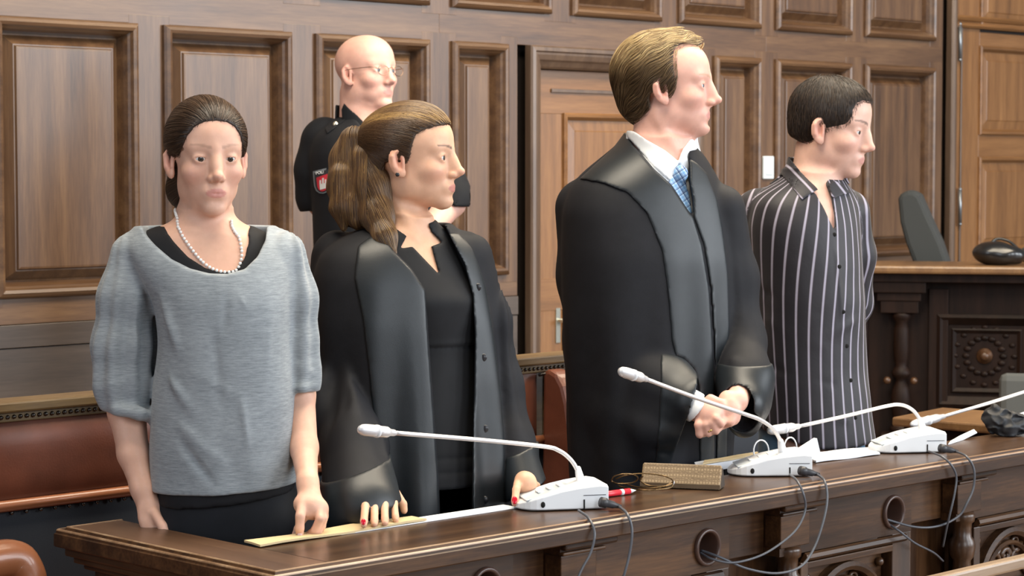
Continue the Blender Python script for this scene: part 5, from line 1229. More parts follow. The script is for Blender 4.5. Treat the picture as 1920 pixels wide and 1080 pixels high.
def hands3(P):
    # his right hand (nearer): back of the hand sloping down to curled knuckles
    d = cap(P, tuple(L(1308, 768, -.245)), tuple(L(1330, 780, -.265)), .026, .029); d = smin(d, cap(P, tuple(L(1322, 765, -.26)), tuple(L(1340, 775, -.27)), .022, .022), .012)
    K = [((1310, 797), (1312, 814), (1322, 813)), ((1324, 796), (1328, 812), (1338, 808)), ((1335, 793), (1342, 808), (1352, 800)), ((1342, 784), (1352, 795), (1362, 786))]
    for k, (a, b, c) in enumerate(K):
        dd = -.275-.004*k; d = smin(d, finger(P, [tuple(L(a[0]+2, a[1]-12, dd+.008)), tuple(L(*a, dd-.008)), tuple(L(*b, dd-.004)), tuple(L(*c, dd+.018))], .0108-.0004*k), .0045)
    d = smin(d, finger(P, [tuple(L(1332, 748, -.262)), tuple(L(1350, 756, -.272)), tuple(L(1362, 768, -.268))], .0115), .006)
    # his left hand folded over from the right
    e = cap(P, tuple(L(1380, 752, -.235)), tuple(L(1366, 766, -.25)), .024, .028); e = smin(e, cap(P, tuple(L(1364, 748, -.245)), tuple(L(1372, 782, -.25)), .020, .020), .012)
    for k, (a, b, c) in enumerate((((1378, 776), (1370, 792), (1356, 798)), ((1381, 768), (1372, 786), (1352, 791)), ((1376, 762), (1362, 778), (1346, 782)), ((1370, 754), (1356, 766), (1342, 772)))):
        e = smin(e, finger(P, [tuple(L(a[0], a[1], -.262)), tuple(L(*b, -.275+.004*k)), tuple(L(*c, -.262+.004*k))], .0102), .0045)
    return smin(d, e, .003)
def skin3(P):
    d = head_sdf((P-c3f)@R3f, G3)
    d = smin(d, cap(P, tuple(c3+R3@np.array([-.022, 0, -.065])), tuple(L(1236, 305, .01)), .060, .066), .018)
    d = smin(d, slices(P, rowsB3, 2.2, math.radians(40), .012), .03); d = d-seg_fold(P, tuple(L(1225, 215, -.055)), tuple(L(1275, 290, -.07)), .014, .005)
    d = smin(d, chain(P, [tuple(q) for q in aL3], [.045, .036, .029, .027], .012), .02); d = smin(d, chain(P, [tuple(q) for q in aR3], [.040, .032, .028, .026], .012), .02)
    return smin(d, hands3(P), .006)
lo = L(1030, 900, 0); hi = L(1440, 60, 0)
def ex3(A, a, T, mixc, gs):
    mixc((.80, .36, .28), .38*np.ones(len(A))); mixc((.78, .26, .18), .45*gs(-.04, .05, -.09, .06, .05, .045)); return T
fmesh('body', skin3, (lo[0], -.36, lo[2]), (hi[0], .17, hi[2]), .0033, M['skin'], p.root, tinter(G3, c3, R3, (.82, .47, .37), (.66, .30, .26), brow=(.40, .24, .12), extra=ex3))
eyes(p, R3, c3, G3, M['iris_blue'])
bm = BM(); ra_, rb_ = L(1330, 808, -.285), L(1333, 805, -.285)
tr = [tuple(np.array(L(1331, 806, -.283))+.0108*(math.cos(t)*np.array([.78, -.1, .45])+math.sin(t)*np.array([0, 1, .1]))) for t in np.linspace(0, 2*math.pi, 20)]; tube(bm, tr, .0022, 8); from_bm('wedding_ring', bm, M['gold'], p.root, smooth=True)
# white shirt with folded collar
vopen = p.pl([(1190, 200), (1186, 245), (1220, 282), (1262, 325), (1272, 308), (1282, 280), (1305, 250), (1300, 200)], -.09)
def shirt3(P):
    t = slices(P, rowsB3, 2.2, math.radians(40), .012)-.005; t = smax(t, -(t+.012), .001); t = cut_front(P, t, vopen, .0, .002)
    # collar stand and leaves
    nk_ = cap(P, tuple(c3+R3@np.array([-.022, 0, -.075])), tuple(L(1236, 305, .01)), .064, .069)
    nk_ = smin(nk_, slices(P, rowsB3, 2.2, math.radians(40), .012), .03)
    up_ = p.pl([(1176, 243), (1190, 246), (1212, 262), (1246, 282), (1272, 303), (1262, 330), (1256, 340), (1224, 312), (1190, 270), (1180, 258)], -.06)
    up2 = p.pl([(1272, 302), (1276, 290), (1283, 276), (1294, 312), (1291, 330), (1287, 338), (1279, 318)], -.07)
    lf = smax(nk_-.010, -(nk_+.001), .001); leaf = np.maximum(lf, np.minimum(poly2(P, up_), poly2(P, up2)))
    back = np.maximum(np.maximum(lf, P[:, 2]-(L(0, 250, .05)[2])), np.maximum(L(0, 300, .05)[2]-P[:, 2], .0-P[:, 1]))
    return np.minimum(np.minimum(t, leaf), back)
lo = L(1120, 460, 0); hi = L(1350, 230, 0)
fmesh('shirt', shirt3, (lo[0], -.17, lo[2]), (hi[0], .13, hi[2]), .0034, M['shirt_white'], p.root)
def tiemat():
    m, nt, b = new_mat('light_blue_checked_tie'); tc = N(nt, 'ShaderNodeTexCoord'); mp = N(nt, 'ShaderNodeMapping'); mp.inputs['Rotation'].default_value = (0, math.radians(32), 0); nt.links.new(tc.outputs['Object'], mp.inputs[0])
    sp_ = N(nt, 'ShaderNodeSeparateXYZ'); nt.links.new(mp.outputs[0], sp_.inputs[0]); outs = []
    for ax in ('X', 'Z'):
        a = N(nt, 'ShaderNodeMath', operation='MULTIPLY'); a.inputs[1].default_value = 62; nt.links.new(sp_.outputs[ax], a.inputs[0]); f = N(nt, 'ShaderNodeMath', operation='FRACT'); nt.links.new(a.outputs[0], f.inputs[0])
        outs.append(ramp(nt, f.outputs[0], [(.0, (.02, .06, .22)), (.10, (.02, .06, .22)), (.16, (.62, .74, .86)), (.24, (.10, .22, .45)), (.31, (.66, .78, .88)), (.62, (.30, .52, .78)), (.9, (.72, .82, .90))]))
    mx = N(nt, 'ShaderNodeMix', data_type='RGBA', blend_type='MULTIPLY'); mx.inputs[0].default_value = .85; nt.links.new(outs[0], mx.inputs[6]); nt.links.new(outs[1], mx.inputs[7]); nt.links.new(mx.outputs[2], b.inputs['Base Color']); b.inputs['Roughness'].default_value = .45; return m
tie_p = p.pl([(1269, 318), (1276, 309), (1288, 311), (1292, 320), (1288, 338), (1296, 372), (1300, 404), (1282, 400), (1262, 362), (1254, 344)], -.11)
def tie3(P):
    t = slices(P, rowsB3, 2.2, math.radians(40), .012)-.012; kn = ell(P, tuple(L(1277, 326, -.083)), (.017, .014, .020))
    d = np.maximum(smax(t, -(t+.008), .001), np.maximum(poly2(P, tie_p), P[:, 1])); return smin(d, kn, .006)
lo = L(1240, 420, 0); hi = L(1320, 295, 0); fmesh('tie', tie3, (lo[0], -.18, lo[2]), (hi[0], .02, hi[2]), .0026, tiemat(), p.root)
# robe
Y3 = math.radians(30)
rowsR3 = p.rows([(250, 1180, 1268, .080, .04), (270, 1158, 1300, .096, .03), (292, 1132, 1320, .110, .02), (318, 1098, 1336, .124, .012), (345, 1072, 1352, .138, .008), (390, 1056, 1368, .15, .005), (480, 1054, 1384, .165, 0), (600, 1056, 1392, .17, 0), (700, 1060, 1388, .175, 0), (800, 1064, 1378, .18, 0), (900, 1068, 1370, .168, -.005), (1100, 1070, 1370, .150, -.01), (1500, 1072, 1368, .140, -.02)])
op3 = p.pl([(1176, 200), (1180, 250), (1192, 272), (1226, 316), (1259, 346), (1280, 378), (1296, 402), (1301, 404), (1300, 372), (1294, 338), (1296, 308), (1290, 270), (1300, 200)], -.11)
sl3 = [L(1098, 392, .02), L(1112, 520, .02), L(1145, 650, -.02), L(1230, 720, -.14), L(1296, 752, -.225)]
sr3 = [L(1350, 395, .02), L(1378, 520, .02), L(1392, 640, -.02), L(1398, 710, -.12), L(1392, 760, -.20)]
cl3 = (L(1314, 690, -.24), L(1280, 800, -.24))
def halfp(P, a, b, side):
    n = np.array([-(b[2]-a[2]), 0, b[0]-a[0]]); n /= np.linalg.norm(n); n = n if n[0]*side > 0 else -n; return ((P-a.astype(f32))@n.astype(f32)).astype(f32)
def robeT3(P):
    x, y, z = P.T; t = slices(P, rowsR3, 2.15, Y3, .016); ang = np.arctan2(y, x); g = np.clip((L(0, 420, 0)[2]-z)*1.3, 0, 1)
    return t+.009*g*np.sin(ang*10+1.2*nz(P, (5, 5, 2), 14))+.0018*nz(P, (22, 22, 12), 19)
def robeL3(P):
    x, y, z = P.T; a = chain(P, [tuple(q) for q in sl3], [.072, .082, .092, .075, .052], .04)
    dr_ = chain(P, [tuple(L(1130, 640, -.02)), tuple(L(1180, 770, -.09)), tuple(L(1235, 800, -.16)), tuple(L(1272, 800, -.20))], [.09, .095, .075, .045], .03); dr2 = chain(P, [tuple(L(1140, 760, -.06)), tuple(L(1185, 850, -.12)), tuple(L(1240, 860, -.17))], [.08, .07, .04], .03)
    a = smin(smin(a, dr_, .03), dr2, .03)
    for q0, q1, w_, am in ((L(1120, 400, -.05), L(1190, 640, -.10), .022, .018), (L(1150, 380, -.06), L(1215, 620, -.12), .016, -.020), (L(1100, 430, -.05), L(1130, 640, -.09), .016, .012), (L(1130, 680, -.10), L(1270, 720, -.22), .016, -.018), (L(1120, 720, -.10), L(1262, 775, -.24), .016, .015), (L(1140, 790, -.14), L(1245, 845, -.22), .014, -.014), (L(1085, 480, -.05), L(1100, 820, -.09), .014, -.012), (L(1216, 590, -.13), L(1290, 660, -.24), .014, .012), (L(1225, 600, -.13), L(1212, 655, -.15), .010, -.008)):
        a = a-seg_fold(P, tuple(q0), tuple(q1), w_, am)
    return a+.0025*nz(P, (14, 14, 14), 21)
def robeR3(P):
    a = chain(P, [tuple(q) for q in sr3], [.062, .052, .052, .056, .050], .04); a = smin(a, chain(P, [tuple(L(1395, 690, -.08)), tuple(L(1402, 760, -.14)), tuple(L(1396, 790, -.16))], [.05, .045, .036], .02), .03)
    for q0, q1, w_, am in ((L(1372, 430, -.03), L(1392, 620, -.07), .014, .007), (L(1360, 660, -.15), L(1400, 700, -.17), .012, .006)): a = a-seg_fold(P, tuple(q0), tuple(q1), w_, am)
    return a+.002*nz(P, (14, 14, 14), 23)
def robe3(P):
    t = robeT3(P); t = cut_front(P, smax(t, -(t+.030), .001), op3, .06, .004)
    t = smax(t, -cap(P, tuple(c3+R3@np.array([-.022, 0, -.06])), tuple(L(1236, 300, .01)), .068, .074), .003)
    a = robeL3(P); a = smax(a, halfp(P, *cl3, 1), .002); a = smax(a, -cap(P, tuple(L(1262, 738, -.19)), tuple(L(1330, 765, -.265)), .036, .040), .002)
    b = robeR3(P); b = smax(b, -cap(P, tuple(L(1398, 740, -.17)), tuple(L(1376, 765, -.25)), .036, .042), .003)
    b = smax(b, -ell(P, tuple(L(1392, 782, -.21)), (.036, .05, .040)), .004)
    d = smin(smin(t, a, .012), b, .012); d = smax(d, -cap(P, tuple(L(1335, 775, -.28)), tuple(L(1368, 770, -.28)), .030, .030), .004); return smax(d, .30-P[:, 2], .003)
lo = L(1000, 0, 0); hi = L(1450, 235, 0)
fmesh('robe', robe3, (lo[0], -.34, .28), (hi[0], .24, hi[2]), .0060, M['robe'], p.root, None, 3)
fl = [(1183, 240), (1160, 272), (1128, 300), (1088, 336), (1130, 344), (1176, 362), (1212, 400), (1240, 470), (1252, 560), (1258, 640), (1275, 700), (1310, 790), (1320, 1200), (1342, 1200), (1342, 740), (1338, 640), (1332, 545), (1318, 460), (1301, 404), (1296, 402), (1280, 378), (1259, 346), (1226, 316), (1192, 272)]
fr = [(1290, 292), (1312, 304), (1334, 325), (1352, 372), (1362, 430), (1372, 520), (1374, 620), (1370, 760), (1366, 1200), (1346, 1200), (1346, 740), (1342, 640), (1336, 545), (1322, 460), (1303, 408), (1300, 372), (1295, 338)]
def fac3(poly):
    f = p.pl(poly, -.15)
    def fn(P):
        t = robeT3(P); d = smax(smax(t-.0050, -(t+.010), .001), poly2(P, f), .004); d = np.maximum(d, P[:, 1]-.07); d = cut_front(P, d, op3, .06, .003)
        return smax(d, -(robeL3(P)-.002), .001)
    return fn
lo = L(1060, 0, 0); hi = L(1400, 235, 0)
fmesh('satin_facing', fac3(fl), (lo[0], -.28, .60), (hi[0], .12, hi[2]), .0038, M['satin'], p.root, None, 3)
fmesh('satin_facing', fac3(fr), (L(1270, 0, 0)[0], -.28, .60), (hi[0], .12, hi[2]), .0038, M['satin'], p.root, None, 3)
def cuf3a(P):
    a = robeL3(P)-.0042; a = smax(a, -(a+.011), .001); a = smax(a, halfp(P, *cl3, 1)-.002, .001); a = np.maximum(a, -halfp(P, L(1240, 690, -.24), L(1228, 860, -.2), 1)); return smax(a, -cap(P, tuple(L(1262, 738, -.19)), tuple(L(1330, 765, -.265)), .036, .040), .002)
lo = L(1180, 905, 0); hi = L(1340, 650, 0); fmesh('satin_cuff', cuf3a, (lo[0], -.36, lo[2]), (hi[0], .0, hi[2]), .0040, M['satin'], p.root, None, 3)
def cuf3b(P):
    a = robeR3(P)-.0042; a = smax(a, -(a+.011), .001); a = np.maximum(a, P[:, 2]-L(0, 688, -.2)[2]); a = smax(a, -cap(P, tuple(L(1398, 740, -.17)), tuple(L(1376, 765, -.25)), .036, .042), .003); return smax(a, -ell(P, tuple(L(1392, 782, -.21)), (.036, .05, .040)), .004)
lo = L(1330, 830, 0); hi = L(1450, 670, 0); fmesh('satin_cuff', cuf3b, (lo[0], -.30, lo[2]), (hi[0], .05, hi[2]), .0040, M['satin'], p.root, None, 3)
cp3 = p.pl([(1306, 714), (1322, 736), (1318, 758), (1290, 795), (1274, 787), (1296, 745)], -.25)
def scuff3(P):
    a = cap(P, tuple(L(1290, 756, -.225)), tuple(L(1315, 770, -.25)), .036, .036); return np.maximum(smax(a, -(a+.004), .001), poly2(P, cp3))
lo = L(1262, 810, 0); hi = L(1334, 700, 0); fmesh('shirt_cuff', scuff3, (lo[0], -.31, lo[2]), (hi[0], -.15, hi[2]), .0024, M['shirt_white'], p.root)
A3 = [(-.09, .02), (.11, .02)]
fn, lo, hi = legs(p, 0, [(-.07, 0, .75), (.09, 0, .75)], A3, (.085, .065, .055)); fmesh('trousers', fn, lo, hi, .007, M['trousers'], p.root); shoes(p, A3, math.radians(45))
# swept-back fair hair
u3 = 785*1.005*math.sin(math.radians(78))
HP3 = [((x-1252)/u3/1.0, (163-y)/785/1.005) for x, y in ((1420, 40), (1312, 92), (1298, 86), (1282, 88), (1272, 96), (1270, 120), (1272, 145), (1268, 165), (1262, 178), (1254, 186), (1250, 172), (1236, 166), (1224, 172), (1219, 185), (1222, 205), (1226, 222), (1205, 236), (1196, 248), (1200, 300), (1420, 300))]
def hair3(P):
    A = (P-c3f)@R3f/f32(G3['s']); a = A.copy(); a[:, 1] = np.abs(a[:, 1]); a[:, 0] /= 1.06
    d = ell(a, (-.022, 0, .034), (.100, .088, .094)); d = smin(d, ell(a, (-.010, 0, .072), (.082, .070, .052)), .02); d = smin(d, ell(a, (-.052, 0, -.025), (.056, .066, .060)), .02)
    d = smin(d, cap(a, (.030, 0, .112), (.066, 0, .098), .020, .013), .015); d = smax(d, -poly2(A, HP3, (0, 2)), .005)
    return d*f32(G3['s'])+.0016*nz(P, (70, 70, 26), 5)
V, Q = field_mesh(hair3, c3-np.array([.17, .15, .15]), c3+np.array([.15, .15, .16]), .003); V = relax(V, Q, 2)
hb = np_mesh('hair', V, Q, plain('fair_hair_mass', (.070, .042, .022), .5), p.root)
HM3 = hair_mat('fair_blond_hair', (.045, .026, .014), (.23, .145, .066), (.72, .54, .27), .36)
def flow4(P, t, G):
    A = (P-c3f)@R3f; top = np.clip(A[:, 2]*14, 0, 1); v = np.stack([-.9-.0*A[:, 0], .2*np.sign(A[:, 1])*top, -.9+.45*top], 1).astype(f32); v[:, 0] += .4*np.sin(P[:, 0]*120)+.2*np.sin(P[:, 2]*150); return v@R3f.T
rt_ = sample_surface(V, Q, 12000)
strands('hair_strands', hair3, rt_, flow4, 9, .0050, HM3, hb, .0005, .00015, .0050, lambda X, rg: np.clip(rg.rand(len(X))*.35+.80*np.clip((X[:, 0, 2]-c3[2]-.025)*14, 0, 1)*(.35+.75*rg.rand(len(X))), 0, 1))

# ================================================================== 4 man in the striped shirt
p = Person(1520, 5.55, 'dark-haired man in a dark shirt with pale vertical stripes, arms behind his back'); L = p.L
G4 = dict(s=1.025, w=1.02, sx=1.0, lip=.8, eye=-.0016, jaw=.002, browk=.7); c4 = L(1560, 238, .0); R4 = frame_head(math.radians(62), math.radians(-9))
c4f = c4.astype(f32); R4f = R4.astype(f32)
rowsB4 = p.rows([(325, 1490, 1568, .060, .0), (345, 1474, 1574, .075, .01), (362, 1432, 1592, .092, .01), (400, 1412, 1602, .11, .0), (500, 1420, 1605, .115, -.005), (650, 1435, 1608, .11, 0), (830, 1440, 1620, .115, 0), (900, 1440, 1620, .11, 0)])
aL4 = [L(1422, 400, .02), L(1412, 560, .10), L(1460, 680, .17), L(1500, 700, .175)]; aR4 = [L(1590, 395, .05), L(1600, 560, .14), L(1550, 680, .18), L(1520, 700, .18)]
def hand_simple(P, w0, dirv, side, cur=.35):
    """palm, four fingers and thumb hanging along dirv"""
    w0 = np.array(w0); d_ = np.array(dirv)/np.linalg.norm(dirv); s_ = np.cross(d_, side); s_ /= np.linalg.norm(s_); n_ = np.cross(s_, d_)
    m = w0+d_*.045; d = smin(cap(P, tuple(w0), tuple(m-s_*.012), .021, .019), cap(P, tuple(w0), tuple(m+s_*.014), .021, .019), .01)
    for k in range(4):
        b = m+s_*(.027-.018*k)+d_*.02; ln = (.066, .076, .072, .058)[k]; c = b+d_*ln*.45+n_*ln*cur*.2; e = b+d_*ln*.8+n_*ln*cur*.6; t = b+d_*ln+n_*ln*cur; d = smin(d, finger(P, [tuple(b), tuple(c), tuple(e), tuple(t)], .0092), .004)
    b = w0+s_*.022+d_*.015; return smin(d, finger(P, [tuple(b), tuple(b+d_*.03+s_*.014+n_*.01), tuple(b+d_*.055+s_*.014+n_*.02)], .0105), .006)
def skin4(P):
    d = head_sdf((P-c4f)@R4f, G4); d = smin(d, cap(P, tuple(c4+R4@np.array([-.030, 0, -.062])), tuple(L(1524, 360, .01)), .056, .060), .018)
    d = smin(d, slices(P, rowsB4, 2.2, math.radians(40), .012), .03)
    d = smin(d, chain(P, [tuple(q) for q in aL4], [.05, .042, .028, .026], .012), .02); d = smin(d, chain(P, [tuple(q) for q in aR4], [.05, .042, .028, .026], .012), .02)
    d = smin(d, hand_simple(P, aL4[-1], (.8, .1, -.5), (0, -1, 0)), .008); return smin(d, hand_simple(P, aR4[-1]+np.array([0, .05, -.01]), (-.8, .1, -.5), (0, -1, 0)), .008)
lo = L(1370, 900, 0); hi = L(1660, 130, 0)
def ex4(A, a, T, mixc, gs):
    bd = np.clip((-.052-A[:, 2])/.012, 0, 1)*np.clip((A[:, 0]-(-.005))/.02, 0, 1)*np.clip((.135+A[:, 2])/.01, 0, 1)
    mixc((.10, .065, .05), .75*bd*(((a/.0225)**2+((A[:, 2]+.0712)/.0105)**2) > 1)); return T
fmesh('body', skin4, (lo[0]-.02, -.16, lo[2]), (hi[0], .30, hi[2]), .0038, M['skin'], p.root, tinter(G4, c4, R4, (.78, .49, .39), (.62, .30, .26), brow=(.04, .025, .02), extra=ex4))
eyes(p, R4, c4, G4, M['iris_dark'])
Y4 = math.radians(34)
rowsS4 = p.rows([(322, 1476, 1574, .066, .02), (338, 1462, 1580, .085, .018), (356, 1424, 1598, .105, .012), (378, 1402, 1610, .118, .008), (420, 1398, 1613, .130, 0), (500, 1406, 1616, .138, -.004), (560, 1412, 1620, .138, -.004), (640, 1416, 1622, .134, 0), (700, 1419, 1624, .134, 0), (780, 1424, 1632, .138, 0), (860, 1428, 1644, .142, 0)])
op4 = p.pl([(1488, 300), (1484, 306), (1500, 350), (1530, 362), (1546, 392), (1560, 424), (1566, 432), (1566, 405), (1562, 372), (1553, 346), (1570, 300)], -.11)
slL4 = [L(1424, 398, .02), L(1416, 470, .04), L(1410, 560, .09), L(1450, 670, .16), L(1488, 700, .175)]; slR4 = [L(1590, 398, .04), L(1602, 480, .08), L(1600, 570, .13), L(1560, 670, .175), L(1530, 700, .18)]
def torso4(P):
    t = slices(P, rowsS4, 2.2, Y4, .016)+.0022*nz(P, (18, 18, 12), 31)+.0015*nz(P, (50, 50, 26), 32)
    for q0, q1, w_, am in ((L(1440, 480, -.08), L(1500, 500, -.12), .012, .006), (L(1430, 545, -.08), L(1530, 585, -.13), .014, -.006), (L(1440, 600, -.09), L(1540, 650, -.13), .012, .005), (L(1450, 690, -.10), L(1560, 720, -.13), .012, -.005), (L(1480, 760, -.11), L(1600, 790, -.13), .012, .005), (L(1520, 640, -.13), L(1610, 600, -.10), .012, .005), (L(1566, 432, -.13), L(1585, 640, -.13), .006, .004), (L(1585, 640, -.13), L(1612, 838, -.13), .006, .004)): t = t-seg_fold(P, tuple(q0), tuple(q1), w_, am)
    return t
def armL4(P): return chain(P, [tuple(q) for q in slL4], [.062, .058, .056, .046, .040], .03)+.003*nz(P, (20, 20, 24), 33)
def armR4(P): return chain(P, [tuple(q) for q in slR4], [.056, .050, .048, .044, .040], .03)+.003*nz(P, (20, 20, 24), 34)
hem4 = [(1380, 1000), (1380, 806), (1428, 808), (1470, 822), (1520, 838), (1580, 842), (1660, 832), (1680, 1000)]
def shirt4(P):
    t = torso4(P); t = cut_front(P, smax(t, -(t+.026), .001), op4, .02, .002); t = smax(t, P[:, 2]-L(0, 330, .0)[2], .003)
    t = smax(t, -np.maximum(poly2(P, p.pl(hem4, -.1)), -9), .003); t = smax(t, -cap(P, tuple(c4+R4@np.array([-.03, 0, -.06])), tuple(L(1524, 345, .01)), .060, .062), .002)
    return smin(smin(t, armL4(P), .014), armR4(P), .014)
def ucoord(V):
    P = V.astype(f32); t = np.abs(torso4(P)); a = armL4(P); b = armR4(P); cx = L(1520, 500, 0)[0]
    ang = np.arctan2(P[:, 0]-cx, -(P[:, 1])); sh = np.clip((P[:, 2]-L(0, 372, 0)[2])/.05, 0, 1)
    u = .150*ang+.04*sh*0+.012*np.sin(P[:, 2]*7+P[:, 0]*5); lean = (P[:, 2]-L(0, 600, 0)[2])*.04; u = u-lean
    ax = np.interp(P[:, 2], [q[2] for q in slL4[::-1]], [q[0] for q in slL4[::-1]]); ua = .060*np.arctan2(P[:, 0]-ax, -(P[:, 1]-.05))+.1-(P[:, 2]-1.2)*.10
    bx = np.interp(P[:, 2], [q[2] for q in slR4[::-1]], [q[0] for q in slR4[::-1]]); ub = .055*np.arctan2(P[:, 0]-bx, -(P[:, 1]-.10))+.1
    arm = (a < t-.001) | (a < -.004); u = np.where((np.abs(a) < .006) & (np.abs(a) < t), ua, u); u = np.where((np.abs(b) < .006) & (np.abs(b) < t) & (np.abs(b) < np.abs(a)), ub, u)
    return np.stack([u+1, u*0, u*0], 1)
def stripe_mat():
    m, nt, b = new_mat('dark_striped_shirting'); at = N(nt, 'ShaderNodeAttribute'); at.attribute_name = 'tint'; sp_ = N(nt, 'ShaderNodeSeparateXYZ'); nt.links.new(at.outputs['Vector'], sp_.inputs[0])
    a = N(nt, 'ShaderNodeMath', operation='MULTIPLY'); a.inputs[1].default_value = 1/.0335; nt.links.new(sp_.outputs[0], a.inputs[0]); f = N(nt, 'ShaderNodeMath', operation='FRACT'); nt.links.new(a.outputs[0], f.inputs[0])
    c = (.011, .0095, .015); s1 = (.20, .18, .22); s2 = (.36, .34, .43)
    nt.links.new(ramp(nt, f.outputs[0], [(.0, c), (.36, c), (.385, (.05, .03, .04)), (.41, s1), (.44, s2), (.54, s2), (.57, s1), (.60, (.05, .03, .04)), (.63, c), (1, c)]), b.inputs['Base Color'])
    b.inputs['Roughness'].default_value = .6; b.inputs['Sheen Weight'].default_value = .15; w_ = texnoise(nt, 20, 4); bump(nt, b, w_, .25, .005); return m
M['stripe'] = stripe_mat()
lo = L(1360, 860, 0); hi = L(1665, 318, 0)
fmesh('striped_shirt', shirt4, (lo[0], -.18, lo[2]), (hi[0], .27, hi[2]), .0044, M['stripe'], p.root, ucoord)
cA = p.pl([(1480, 286), (1486, 296), (1502, 322), (1531, 355), (1514, 364), (1497, 374), (1482, 350), (1467, 318), (1470, 300)], -.06); cB = p.pl([(1551, 346), (1564, 338), (1582, 346), (1597, 362), (1580, 366), (1564, 372), (1556, 368)], -.06)
def coll4(P):
    nk_ = cap(P, tuple(c4+R4@np.array([-.030, 0, -.075])), tuple(L(1524, 362, .01)), .062, .073); s_ = smin(nk_, torso4(P)+.004, .02)-.009; lf = smax(s_, -(s_+.007), .001)
    front = np.maximum(lf, np.minimum(poly2(P, cA), poly2(P, cB))); back = np.maximum(lf, np.maximum(np.maximum(P[:, 2]-L(0, 294, .05)[2], L(0, 345, .05)[2]-P[:, 2]), .01-P[:, 1])); return np.minimum(front, back)
def ucol(V):
    P = V.astype(f32); d = (P-L(1480, 290, -.06).astype(f32))@(np.array([.86, 0, .50], f32)); d2 = (P-L(1480, 290, -.06).astype(f32))@(np.array([.78, 0, .62], f32)); return np.stack([d2+1.004, d*0, d*0], 1)
lo = L(1440, 390, 0); hi = L(1615, 270, 0); fmesh('collar', coll4, (lo[0], -.15, lo[2]), (hi[0], .14, hi[2]), .003, M['stripe'], p.root, ucol)
for k, (x, y) in enumerate(((1566, 440), (1574, 500), (1582, 585), (1590, 650), (1598, 715), (1606, 785))):
    q = L(x, y, -.13)
    for _ in range(14): q = q+np.array([0, 1, 0])*float(torso4(q[None].astype(f32))[0]-.001)*.8
    bm = BM(); uvs(bm, tuple(q), .0055, 10, (1, .4, 1)); from_bm('button', bm, M['black'], p.root, smooth=True)
A4 = [(-.10, .03), (.10, .03)]
fn, lo, hi = legs(p, 0, [(L(1484, 0, 0)[0], 0, .82), (L(1560, 0, 0)[0], 0, .82)], A4, (.075, .065, .055)); hip4 = p.rows([(790, 1445, 1608, .10, 0), (860, 1436, 1626, .11, 0), (930, 1440, 1622, .105, 0)])
fmesh('jeans', lambda P: smin(fn(P), slices(P, hip4, 2.3), .03), (lo[0]-.02, lo[1]-.02, lo[2]), (hi[0]+.02, hi[1]+.02, 1.0), .006, M['denim'], p.root); shoes(p, A4, math.radians(45))
HL4 = [(-.03, -.3), (-.03, .076), (.028, .076), (.046, .068), (.055, .050), (.055, .018), (.066, .0), (.070, -.012), (.095, -.014), (.095, -.3)]
def hair4(P):
    A = (P-c4f)@R4f/f32(G4['s']); a = A.copy(); a[:, 1] = np.abs(a[:, 1])
    d = ell(a, (-.014, 0, .036), (.102, .081, .090)); d = smin(d, ell(a, (.029, 0, .0425), (.0645, .0685, .0685)), .02); d = smin(d, ell(a, (-.048, 0, -.012), (.058, .066, .062)), .02); d = smax(d, -np.maximum(poly2(a, HL4, (1, 2)), .012-a[:, 0]-.10*np.maximum(0, .03-a[:, 2])), .006); d = smax(d, -ell(a, (-.010, .085, -.030), (.026, .022, .040)), .003); d = smax(d, -.25*(a[:, 0]+.052)-.045-a[:, 2], .01); d = smax(d, -.070-A[:, 2], .01)
    return d*f32(G4['s'])
V, Q = field_mesh(hair4, c4-np.array([.16, .15, .15]), c4+np.array([.15, .15, .15]), .0032); V = relax(V, Q, 2)
hb = np_mesh('hair', V, Q, plain('black_brown_hair_mass', (.020, .013, .010), .6), p.root)
HM4 = hair_mat('black_brown_hair', (.012, .008, .006), (.030, .019, .013), (.08, .05, .03), .4)
def flow5(P, t, G):
    A = (P-c4f)@R4f; v = np.stack([.25*np.ones(len(P)), 0*A[:, 0], -.8*np.ones(len(P))], 1).astype(f32); v[:, :2] += G[:, :2]*.2; return v@R4f.T
rt_ = sample_surface(V, Q, 9000); strands('hair_strands', hair4, rt_, flow5, 5, .0028, HM4, hb, .0005, .0002, .0028)

# ================================================================== 5 officer at the wall
p = Person(684, 6.8, 'bald police officer in a black short-sleeved uniform shirt and glasses, behind the others'); L = p.L
G5 = dict(s=1.0, w=1.06, sx=1.0, lip=.6, jaw=.006, open=.0012, browk=.25, eye=-.0010, lipx=-.002); c5 = L(687, 136, .0); R5 = frame_head(math.radians(50), math.radians(4))
c5f = c5.astype(f32); R5f = R5.astype(f32)
rowsB5 = p.rows([(205, 658, 712, .070, .01), (222, 650, 724, .08, .015), (238, 634, 745, .092, .01), (262, 612, 775, .11, 0), (400, 620, 790, .13, -.01), (560, 615, 800, .15, -.02), (700, 615, 800, .14, 0)])
aL5 = [L(606, 268, .02), L(598, 372, .06), L(640, 450, .15), L(690, 470, .17)]; aR5 = [L(802, 285, .05), L(836, 385, .11), L(790, 450, .18), L(735, 472, .19)]
aR5 = [L(806, 290, .05), L(846, 380, .02), L(800, 436, -.10), L(760, 455, -.16)]
